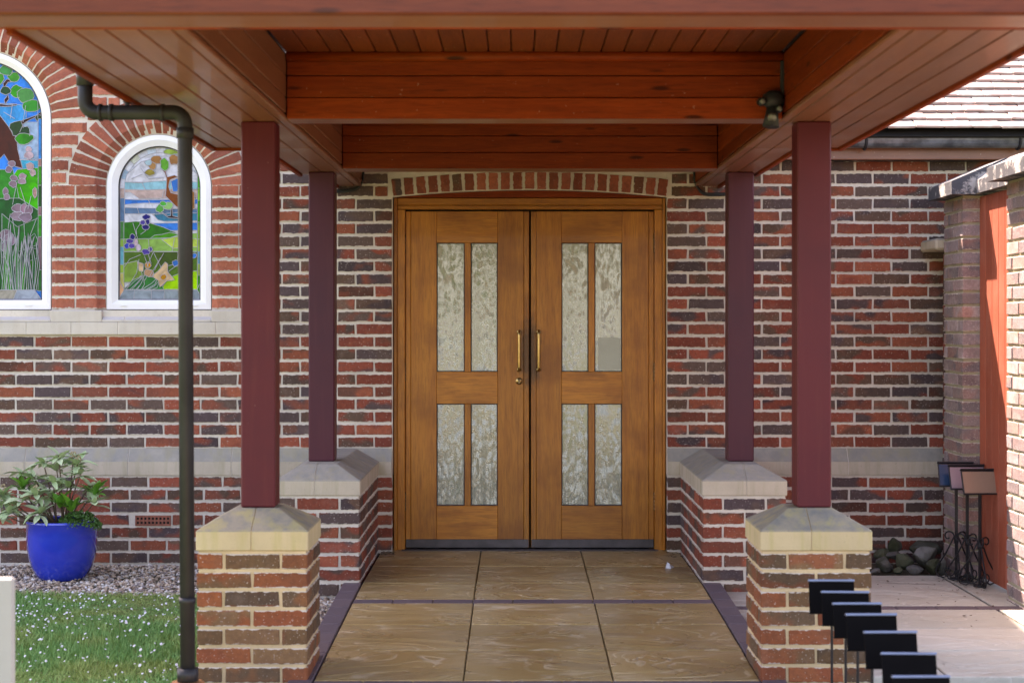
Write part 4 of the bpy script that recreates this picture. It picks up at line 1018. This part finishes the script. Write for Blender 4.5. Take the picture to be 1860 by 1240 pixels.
# gutters along the canopy eaves
for sgn, xg in ((-1, -1.585), (1, 1.665)):
    zg, rg = 2.365, .052
    ring = [(xg + rg * math.cos(a), zg + rg * math.sin(a)) for a in (math.pi + math.pi * k / 10 for k in range(11))]
    ring += [(xg + (rg - .004) * math.cos(a), zg + (rg - .004) * math.sin(a)) for a in (2 * math.pi - math.pi * k / 10 for k in range(11))]
    gg = MB().prism(ring, 4.5, 8.0).build('gutter', M['gutter'], can)
    for y in (5.0, 6.25, 7.55):
        b = MB(); rr = rg + .014
        b.prism([(xg + rr * math.cos(a), zg + rr * math.sin(a)) for a in (math.pi + math.pi * k / 10 for k in range(11))] + [(xg + (rg + .001) * math.cos(a), zg + (rg + .001) * math.sin(a)) for a in (2 * math.pi - math.pi * k / 10 for k in range(11))], y - .03, y + .03)
        b.build('gutter_union', M['gutter'], gg)

# ------------------------------------------------------------------ downpipe with swan neck
YD = 6.28
xt, xb_ = PX(336, YD), PX(341, YD); ztop = PZ(197, YD)
ztop = min(ztop, ZS - .048)
dp = thing('downpipe', 'black plastic downpipe with horizontal swan neck under the canopy eave', 'downpipe', (xb_, YD, -.06))
xo = -1.585
def bend(c, a0, a1, r, n=7): return [(c[0] + r * math.cos(a0 + (a1 - a0) * k / n), YD, c[1] + r * math.sin(a0 + (a1 - a0) * k / n)) for k in range(n + 1)]
rr = .045; rp = .0275
MB().tube([(xo, YD, 2.315)] + [(xo, YD, ztop + rr)] + bend((xo + rr, ztop + rr), math.pi, 1.5 * math.pi, rr)[1:] + [(xt - rr, YD, ztop)] + bend((xt - rr, ztop - rr), math.pi / 2, 0, rr)[1:] + [(xt, YD, 1.9), (xb_, YD, .09)], rp, 16).build('pipe', M['black_plastic'], dp, True)
for a, b in (((xo, 2.24), (xo, 2.312)), ((xo + rr + .006, ztop), (xo + rr + .018, ztop)), ((xt - rr - .042, ztop), (xt - rr - .03, ztop)), ((xo + .09, ztop), (xo + .105, ztop)), ((xt + .0005, ztop - rr - .05), (xt + .0005, ztop - rr - .012)), ((xb_ - .001, .34), (xb_ - .001, .36)), ((xb_, .055), (xb_, .10))):
    MB().tube([(a[0], YD, a[1]), (b[0], YD, b[1])], rp + (.012 if a[1] < .2 else .0045), 16).build('collar', M['black_plastic'], dp, True)
MB().tube([(xo + .155, YD, ztop + .02), (xo + .155, YD, ZS - .005)], .009, 8).tube([(xo + .155, YD, ZS - .012), (xo + .155, YD, ZS + .03)], .016, 10).build('hanger', M['black_plastic'], dp)
gu = thing('drain_gully', 'orange clay drain gully at the foot of the downpipe', 'drain', (xb_, YD, -.08))
MB().lathe([(.0, .13), (.058, .13), (.062, .125), (.066, .02), (.07, -.02), (0, -.02)], (xb_, YD, -.08), 20).build('clay_collar', M['clay'], gu, True)

# ------------------------------------------------------------------ garden wall, side gate, link wall on the right
gw = thing('garden_wall', 'weathered brick garden wall with two piers under a lichened stone coping', 'wall', (2.75, 9.1, -.05))
def brick_block(x0, x1, y0, y1, z0, z1, faces):
    MB().box(x0 + .007, x1 - .007, y0 + .007, y1 - .007, z0 - .05, z1).build('pier_core', M['mortar_old'], gw)
    k = 0
    while z1 - .043 - k * CP > z0 - .03:
        z = z1 - .043 - k * CP
        if k % 2 == 0:
            for a, b in row(y0, y1, y0 + .2225): brick(gw, x0 + BW / 2, (a + b) / 2, z, b - a, 'y', M['brick_old'])
            if 'f' in faces:
                for a, b in row(x0 + BW + .012, x1, x0 + BW + .012 + .2225): brick(gw, (a + b) / 2, y0 + BW / 2, z, b - a, 'x', M['brick_old'])
        else:
            o = BW + .012 if 'f' in faces else 0
            for a, b in row(y0 + o, y1, y0 + .1115): brick(gw, x0 + BW / 2, (a + b) / 2, z, b - a, 'y', M['brick_old'])
            if 'f' in faces:
                for a, b in row(x0, x1, x0 + .2225): brick(gw, (a + b) / 2, y0 + BW / 2, z, b - a, 'x', M['brick_old'])
        k += 1
brick_block(2.478, 2.92, 9.47, 9.88, -.07, 2.075, 'f')
brick_block(2.507, 2.95, 7.4, 8.72, -.07, 2.09, 'f')
def coping(xa, xb, ya, yb_, z): MB().prism([(xa, z), (xa, z + .072), ((xa + xb) / 2, z + .20), (xb, z + .072), (xb, z)], ya, yb_).build('coping_stone', M['coping'], gw)
coping(2.40, 3.0, 9.40, 9.93, 2.078); coping(2.535, 2.9, 8.79, 9.398, 2.082); coping(2.425, 3.03, 8.15, 8.788, 2.094); coping(2.425, 3.03, 7.35, 8.148, 2.094)
# low link wall between the far pier and the church
MB().box(2.56, 2.80, 9.882, YP - .01, -.1, 1.79).build('link_core', M['mortar_old'], gw)
k = 0
while 1.79 - .043 - k * CP > -.1:
    z = 1.79 - .043 - k * CP
    for a, b in row(9.885, YP - .012, 9.98 + (.11 if k % 2 else 0)): brick(gw, 2.553 + BW / 2, (a + b) / 2, z, b - a, 'y', M['brick'])
    k += 1
MB().bbox(2.43, 2.86, 9.885, YW - .012, 1.792, 1.86, .012).build('link_cap', M['stone'], gw)
gate = thing('side_gate', 'red painted board gate between the two garden wall piers', 'gate', (2.6, 9.1, -.04))
for k in range(6): MB().bbox(2.572, 2.60, 8.73 + k * .1225, 8.73 + (k + 1) * .1225 - .002, -.03, 2.068, .003).build('board', M['gate_red'], gate)
MB().box(2.601, 2.64, 8.74, 9.46, .3, .42).box(2.601, 2.64, 8.74, 9.46, 1.6, 1.72).build('ledge', M['gate_red'], gate)

# ------------------------------------------------------------------ sign stands
pan_far = [mat_panel('panel_blue_reflection', (.02, .05, .11)), mat_panel('panel_pink_reflection', (.27, .20, .23)), mat_panel('panel_tan_reflection', (.25, .175, .13))]  # blue, pink and tan reflections painted into the panels' base colour
def scroll(c, r0, turns, a0, sgn, plane, n=18):
    pts = []
    for k in range(n + 1):
        t_ = k / n; r = r0 * (1 - .78 * t_); a = a0 + sgn * turns * 2 * math.pi * t_
        u, w = c[0] + r * math.cos(a), c[1] + r * math.sin(a)
        pts.append((u * math.cos(plane), u * math.sin(plane), w))
    return pts
def stand_parts(root, H, w, h, tilt, front_mat, plain=False):
    MB().bbox(*((-.0045, .0045) * 2 if plain else (-.0075, .0075) * 2), .012, H - .06, .001).build('stem', M['black_metal'], root)
    for k in range(0 if plain else 3):
        pl = 2 * math.pi * k / 3 + .5
        pts = [(.010, .24), (.03, .20), (.06, .14), (.10, .08), (.118, .04), (.105, .012), (.075, .006), (.05, .018)]
        pts = [(u * math.cos(pl), u * math.sin(pl), z) for u, z in pts]
        MB().tube(pts, .0045, 6).build('foot', M['black_metal'], root, True)
        MB().tube([(.008 * math.cos(pl), .008 * math.sin(pl), .22)] + scroll((.045, .235), .035, .9, math.pi * 1.05, -1, pl), .0042, 6).build('scroll', M['black_metal'], root, True)
        MB().tube(scroll((.045, .045), .036, 1.1, math.pi, 1, pl), .0038, 6).build('scroll', M['black_metal'], root, True)
    if not plain: MB().tube([(0, 0, .2), (0, 0, .235)], .013, 10).build('collar', M['black_metal'], root, True)
    MB().tube([(0, 0, .0), (0, 0, .012)] + ([(0, 0, .013), (0, 0, .05), (0, 0, .07)] if plain else []), [.035, .035] + ([.012, .011, .006] if plain else []), 14).build('base_plate', M['black_metal'], root)
    Rm = Matrix.Translation((0, 0, H - .06)) @ Matrix.Rotation(tilt, 4, 'X')
    def part(name, mb, mat):
        mb.v = [tuple(Rm @ Vector(p)) for p in mb.v]; return mb.build(name, mat, root)
    tr = part('tray', MB().bbox(-w / 2, w / 2, -.006, .004, -h / 2, h / 2, .002), M['matt_black'] if plain else M['black_metal'])
    part('panel', MB().box(-w / 2 + .006, w / 2 - .006, -.0085, -.0062, -h / 2 + .006, h / 2 - .008), front_mat)
    part('top_edge', MB().bbox(-w / 2 - .002, w / 2 + .002, -.012, .008, h / 2 + .0005, h / 2 + .010, .002), M['edge'] if plain else M['black_metal'])
    part('lower_lip', MB().bbox(-w / 2, w / 2, -.016, -.0065, -h / 2 - .002, -h / 2 + .005, .001), M['black_metal'])
def copy_tree(o):
    c = o.copy(); COL.objects.link(c)
    for ch in list(o.children):
        d = ch.copy(); COL.objects.link(d); d.parent = c
    return c
def stand(name, label, group): 
    o = bpy.data.objects.new(name, None); COL.objects.link(o); o.empty_display_size = .1
    return tag(o, label, 'sign stand', group)
far_spec = [('black scroll-footed stand with a blue-reflecting panel by the boulders', 1737, 843, 9.42, 0), ('black scroll-footed stand with a pink-reflecting panel between two others', 1757, 848, 9.32, 1), ('black scroll-footed stand with a tan-reflecting panel in front of the red gate', 1780, 856, 9.16, 2)]
for lab, px, py, Y, k in far_spec:
    s = stand('sign_stand', lab, 'sign stands stored by the gate')
    H = PZ(py, Y) + .045
    stand_parts(s, H, .195, .135, R(-24), pan_far[k])
    s.location = (PX(px, Y), Y, -.045); s.rotation_euler = (0, 0, R(-4 + 3 * k))
M['matt_black'] = mat_simple('matt_black', (.005, .0045, .005), .8, spec=.05)
M['edge'] = mat_simple('sky_tinted_edge', (.16, .20, .30), .35, .3)  # sky reflection painted as blue on the near plates' top edges
pan_dark = mat_panel('panel_dark', (.02, .02, .03))
near = [(1511, 1056, 84), (1536, 1077, 87), (1558, 1098, 90), (1584, 1118, 94), (1619, 1150, 98), (1652, 1189, 101), (1675, 1231, 107)]
proto = None; ORD = ['first', 'second', 'third', 'fourth', 'fifth', 'sixth', 'seventh']
for i, (px, py, w) in enumerate(near):
    Y = .172 * F / w
    if proto is None:
        proto = stand('sign_stand', 'black plate on a thin stem in the row in front of the pier', 'row of black sign stands')
        stand_parts(proto, .48, .168, .118, R(12), pan_dark, True); s = proto
    else: s = copy_tree(proto)
    H = PZ(py, Y) + .065
    s.location = (PX(px, Y), Y, -.065); s.rotation_euler = (0, 0, math.pi + R(rnd(-5, 3)))
    s.scale = (1, 1, H / .48)
    s['label'] = ('black plate on a thin stem, stand next to the short brick pier' if i == 0 else f'black plate on a thin stem, {ORD[i]} stand from the short brick pier')

# ------------------------------------------------------------------ small fixed things
# twin security light on the side beam
YSL = 6.84
lt = thing('security_light', 'black twin spot security light on a conduit at the beam corner', 'security light', (PX(1405, YSL), YSL, PZ(190, YSL)))
xl = PX(1424, YSL)
MB().bbox(xl - .012, xl + .012, YSL, YSL + .028, PZ(180, YSL), PZ(110, YSL), .003).build('conduit', M['black_plastic'], lt)
cx_, cz_ = PX(1404, YSL), PZ(188, YSL)
MB().lathe([(0, -.045), (.03, -.045), (.042, -.03), (.045, .0), (.04, .03), (.02, .045), (0, .045)], (0, 0, 0), 18).v
def ball(name, c, r, mat, sc=(1, 1, 1)):
    bm = bmesh.new(); bmesh.ops.create_icosphere(bm, subdivisions=2, radius=1)
    mb = MB().bm(bm); mb.v = [(c[0] + x * r * sc[0], c[1] + y * r * sc[1], c[2] + z * r * sc[2]) for x, y, z in mb.v]
    return mb.build(name, mat, lt, True)
ball('housing', (cx_, YSL - .01, cz_ + .012), .048, M['black_plastic'], (1, .8, .85))
MB().tube([(cx_ + .01, YSL + .01, cz_), (xl, YSL + .014, cz_ + .01)], .018, 10).build('arm', M['black_plastic'], lt, True)
for a in ((1385, 183), (1416, 196)):
    X, Z = PX(a[0], YSL - .05), PZ(a[1], YSL - .05)
    MB().tube([(X, YSL - .005, Z), (X, YSL - .05, Z - .003)], [.018, .014], 12).build('lamp', M['black_plastic'], lt, True)
    MB().tube([(X, YSL - .0505, Z - .003), (X, YSL - .055, Z - .004)], .0105, 12).build('lens', M['lens'], lt, True)
X, Z = PX(1398, YSL), PZ(222, YSL)
MB().tube([(cx_, YSL - .01, cz_ - .01), (cx_ - .008, YSL - .02, cz_ - .05), (X, YSL - .03, Z - .02)], [.024, .026, .034], 14).build('sensor', M['black_plastic'], lt, True)
MB().tube([(X, YSL - .056, Z + .018), (X, YSL - .066, Z + .006)], .018, 12).build('sensor_lens', M['lens'], lt, True)
# cables
def cable(label, pts, off=(0, 0)):
    c = thing('cable', label, 'cable', pts[0], 'black cables at the rear posts')
    for k in range(2):
        P = [Vector(p) + Vector((0, -.008 * k, -.010 * k)) for p in pts]
        S = []
        for i in range(len(P) - 1):
            p0, p1, p2_, p3 = P[max(i - 1, 0)], P[i], P[i + 1], P[min(i + 2, len(P) - 1)]
            for q in range(6):
                u = q / 6; S.append(.5 * ((2 * p1) + (p2_ - p0) * u + (2 * p0 - 5 * p1 + 4 * p2_ - p3) * u * u + (3 * p1 - p0 - 3 * p2_ + p3) * u ** 3))
        S.append(P[-1]); MB().tube(S, .0065, 8).build('cable_run', M['cable'], c, True)
yc = YW - .025
cable('black cables looped below the soffit beside the rear post near the lock-side door', [(PX(x, yc), yc, PZ(y, yc)) for x, y in ((560, 340), (590, 345), (620, 346), (645, 342), (657, 330), (660, 316), (660, 300))])
cable('black cables looped below the soffit beside the rear post near the stickered door', [(PX(x, yc), yc, PZ(y, yc)) for x, y in ((1262, 300), (1261, 318), (1265, 335), (1278, 350), (1300, 352), (1325, 351), (1345, 350))])

# pale board at the edge of the lawn
pp = thing('board_sign', 'blank back of a pale grey board sign standing on the lawn', 'sign', (-1.75, 5.0, -.08))
MB().bbox(-2.05, PX(25.5, 5.0), 5.0, 5.02, .10, PZ(1048, 5.0), .008).build('board', M['pale_paint'], pp)
for x in (-1.98, -1.56): MB().bbox(x - .02, x + .02, 5.021, 5.055, -.09, .5, .003).build('leg', M['pale_paint'], pp)

# boulders in the corner
def boulder(px, py, w, h, Y, seed, mat, label, group='boulders in the corner'):
    rs = random.Random(seed); bm = bmesh.new(); bmesh.ops.create_icosphere(bm, subdivisions=3, radius=1)
    ph = [rs.uniform(0, 6) for _ in range(6)]
    W_, H_ = w * Y / F / 2, h * Y / F / 2
    cuts_ = [(Vector((rs.uniform(-1, 1), rs.uniform(-1, 1), rs.uniform(-.6, 1))).normalized(), rs.uniform(.50, .82)) for _ in range(11)]
    for p in bm.verts:
        c = p.co.copy()
        k = 1 + .10 * math.sin(3 * c.x + ph[0]) + .10 * math.sin(3.5 * c.y + ph[1] + 2 * c.z) + .07 * math.sin(5 * c.z + ph[2] + 3 * c.x)
        c *= k
        for n, d in cuts_:
            e = c.dot(n) - d
            if e > 0: c -= n * e * .93
        p.co = (c.x * W_, c.y * W_ * .8, c.z * H_)
    mb = MB().bm(bm); m = mb.mesh('boulder', True)
    o = link('boulder', m, mat, None, (PX(px, Y), Y, max(PZ(py, Y), -.075 + H_ * .55)), (0, 0, rs.uniform(0, .6)))
    return tag(o, label, 'boulder', group)
B = 'mossy grey boulder in the heap at the foot of the wall corner'
for i, (px, py, w, h, Y, mat, lab) in enumerate([(1602, 1005, 40, 30, 9.86, 'rock', B), (1622, 992, 34, 36, 10.02, 'rock', 'pointed upright mossy boulder leaning on the brick plinth'), (1676, 995, 66, 34, 9.98, 'rock', B), (1680, 1010, 56, 40, 9.80, 'rock_pale', 'large pale grey boulder on top of the heap in the wall corner'),
        (1606, 1024, 42, 30, 9.70, 'rock', B), (1640, 1018, 40, 34, 9.72, 'rock', B), (1624, 1008, 42, 18, 9.84, 'rock', B), (1695, 1026, 40, 34, 9.66, 'rock', B), (1660, 1032, 34, 22, 9.64, 'rock', B), (1712, 1026, 24, 34, 9.70, 'rock_pale', 'small pale speckled boulder beside the scroll feet of the stands'),
        (1590, 1036, 22, 14, 9.63, 'rock', B), (1632, 1034, 24, 16, 9.62, 'rock', B), (1560, 1020, 50, 30, 9.75, 'rock', B), (1520, 1015, 50, 34, 9.85, 'rock', B)]):
    boulder(px, py, w, h, Y, 100 + i, M[mat], lab)

# ------------------------------------------------------------------ blue pot and its plants
pc = (PX(113, 9.70), 9.70, -.083)
pot = thing('flower_pot', 'glossy cobalt blue ceramic pot on the gravel', 'flower pot', pc)
prof = [(0, .0), (.118, .0), (.130, .006), (.150, .034), (.170, .075), (.185, .125), (.194, .18), (.198, .25), (.197, .318), (.201, .322), (.201, .334), (.194, .338), (.186, .332), (.184, .30), (.0, .30)]
MB().lathe(prof[:13], pc, 40).build('bowl', M['glaze'], pot, True)
MB().lathe([(.187, .31), (.18, .30), (0, .302)], pc, 24).build('soil', M['soil'], pot, True)
def leaf_mesh(L, w, curl, seed):
    rs = random.Random(seed); mb = MB(); v = []; n = 5
    for k in range(n + 1):
        t_ = k / n; ww = w * (math.sin(math.pi * min(1, t_ * .92 + .06)) ** .8) * .5; x = L * t_; z = -curl * L * t_ * t_
        v += [(x, -ww, z + ww * .35), (x, 0, z), (x, ww, z + ww * .35)]
    f = []
    for k in range(n): f += [(3 * k, 3 * k + 3, 3 * k + 4, 3 * k + 1), (3 * k + 1, 3 * k + 4, 3 * k + 5, 3 * k + 2)]
    m = bpy.data.meshes.new('leaf'); m.from_pydata(v, [], f); m.polygons.foreach_set('use_smooth', [True] * len(f)); return m
def leafset(mat): 
    out = [leaf_mesh(1, .40, c, k) for k, c in enumerate((.12, .25, .05, .38))]
    for m in out: m.materials.append(mat)
    return out
LV, LF = leafset(M['leaf']), leafset(M['leaf_fresh'])
shrub = thing('shrub', 'skimmia-like evergreen shrub with pale bud clusters growing in the blue pot', 'shrub', (pc[0], pc[1], pc[2] + .3))
rs = random.Random(11)
tips = [(-.32, -.05, .20), (-.24, .05, .30), (-.27, -.12, .10), (-.33, .0, .06), (-.16, .0, .28), (-.12, -.1, .20), (-.05, .06, .33), (-.03, -.08, .27), (.05, .05, .38), (.09, .0, .36), (.12, -.05, .31), (.14, .08, .22), (-.2, -.1, .17), (.02, -.12, .14), (.09, -.14, .12), (-.09, -.14, .10), (.2, -.06, .20), (-.22, -.02, .22), (-.08, .02, .18), (.04, -.02, .24), (-.3, -.08, .15), (-.18, .1, .25), (.21, -.1, .15), (-.36, .02, .14), (-.02, .0, .40), (-.13, .08, .36)]
for i, (x, y, z) in enumerate(tips):
    b0 = Vector((pc[0] + x * .25 + rs.uniform(-.02, .02), pc[1] + y * .3, pc[2] + .30)); tp = Vector((pc[0] + x, pc[1] + y, pc[2] + .30 + z))
    mid = b0.lerp(tp, .55) + Vector((0, 0, -.02 if abs(x) > .2 else .01))
    MB().tube([b0, b0.lerp(mid, .5), mid, mid.lerp(tp, .6), tp], [.0055, .005, .0042, .0036, .003], 6).build('stem', M['stem'], shrub, True)
    fresh = i in (13, 14, 16, 17)
    for k in range(rs.randint(10, 13)):
        az = k * 2.4 + rs.uniform(-.3, .3); el = rs.uniform(-.35, .75) if not fresh else rs.uniform(.35, 1.2)
        L = rs.uniform(.07, .112); me = rs.choice(LF if fresh else LV)
        link('leaf', me, me.materials[0], shrub, tuple(tp - Vector((0, 0, .012 * (k % 3)))), (rs.uniform(-.3, .3), -el, az), (L, L * rs.uniform(.8, 1.1), L))
    if i in (0, 3, 6, 9, 8, 5):
        mb = MB()
        for k in range(26):
            u = Vector((rs.gauss(0, 1), rs.gauss(0, 1), rs.gauss(0, 1))).normalized() * .016; c = tp + Vector((0, 0, .018)) + Vector((u.x, u.y, u.z * 1.4)); q = .0052
            mb.add([c + Vector(d) * q for d in ((1, 0, 0), (-1, 0, 0), (0, 1, 0), (0, -1, 0), (0, 0, 1), (0, 0, -1))], [(0, 2, 4), (2, 1, 4), (1, 3, 4), (3, 0, 4), (2, 0, 5), (1, 2, 5), (3, 1, 5), (0, 3, 5)])
        mb.build('bud_cluster', M['bud'], shrub)
herb = thing('herb', 'low curly green herb spilling over the rim of the blue pot', 'herb', (pc[0] + .15, pc[1] - .1, pc[2] + .3))
mb = MB()
for k in range(900):
    a, r = rs.uniform(0, 6.28), math.sqrt(rs.random()); x = pc[0] + .13 + .125 * r * math.cos(a); y = pc[1] - .11 + .08 * r * math.sin(a); z = pc[2] + .325 + .055 * (1 - r * r) + rs.uniform(-.02, .022) - (.02 if x > pc[0] + .2 else 0)
    q = rs.uniform(.005, .010); n1 = Vector((rs.gauss(0, 1), rs.gauss(0, 1), rs.gauss(0, 1))).normalized(); n2 = n1.orthogonal().normalized()
    c = Vector((x, y, z)); mb.add([c + n1 * q, c + n2 * q, c - n1 * q * .6, c - n2 * q], [(0, 1, 2, 3)])
mb.build('foliage', M['herb'], herb)

# ------------------------------------------------------------------ litter
ps = MB(); Y = 3100 * CH / (1031 - 587)
X = PX(1216, Y); ps.add([(X - .025, Y - .02, .001), (X + .005, Y - .03, .001), (X + .03, Y + .02, .002), (X - .01, Y + .03, .03), (X + .002, Y, .022)], [(0, 1, 4), (1, 2, 4), (2, 3, 4), (3, 0, 4)])
tag(ps.build('paper_scrap', M['paper']), 'crumpled white paper scrap on the path by the long pier', 'litter')
mb = MB()
M['litter'] = mat_simple('dry_leaf', (.10, .06, .035), .8, var=.5, scale=30)
for k in range(170):
    z_ = rs.random()
    if z_ < .25: x, y, z = rs.uniform(-.80, -.72), rs.uniform(10.05, 10.2), .004
    elif z_ < .4: x, y, z = rs.uniform(.88, .98), rs.uniform(9.95, 10.2), .004
    elif z_ < .75: x, y, z = rs.uniform(1.9, 2.5), rs.uniform(7.9, 9.4), -.041
    else: x, y, z = rs.uniform(2.3, 2.56), rs.uniform(9.0, 9.6), -.041
    q = rs.uniform(.005, .014); a = rs.uniform(0, 6.28)
    mb.add([(x + q * math.cos(a), y + q * math.sin(a), z + rs.uniform(0, .006)), (x + q * .5 * math.cos(a + 1.6), y + q * .5 * math.sin(a + 1.6), z + .001), (x - q * math.cos(a), y - q * math.sin(a), z + rs.uniform(0, .006)), (x + q * .5 * math.cos(a - 1.6), y + q * .5 * math.sin(a - 1.6), z + .002)], [(0, 1, 2, 3)])
o = mb.build('leaf_litter', M['litter']); tag(o, 'scraps of dry leaf litter on the paving and by the door', 'leaf litter'); kind(o, 'stuff')
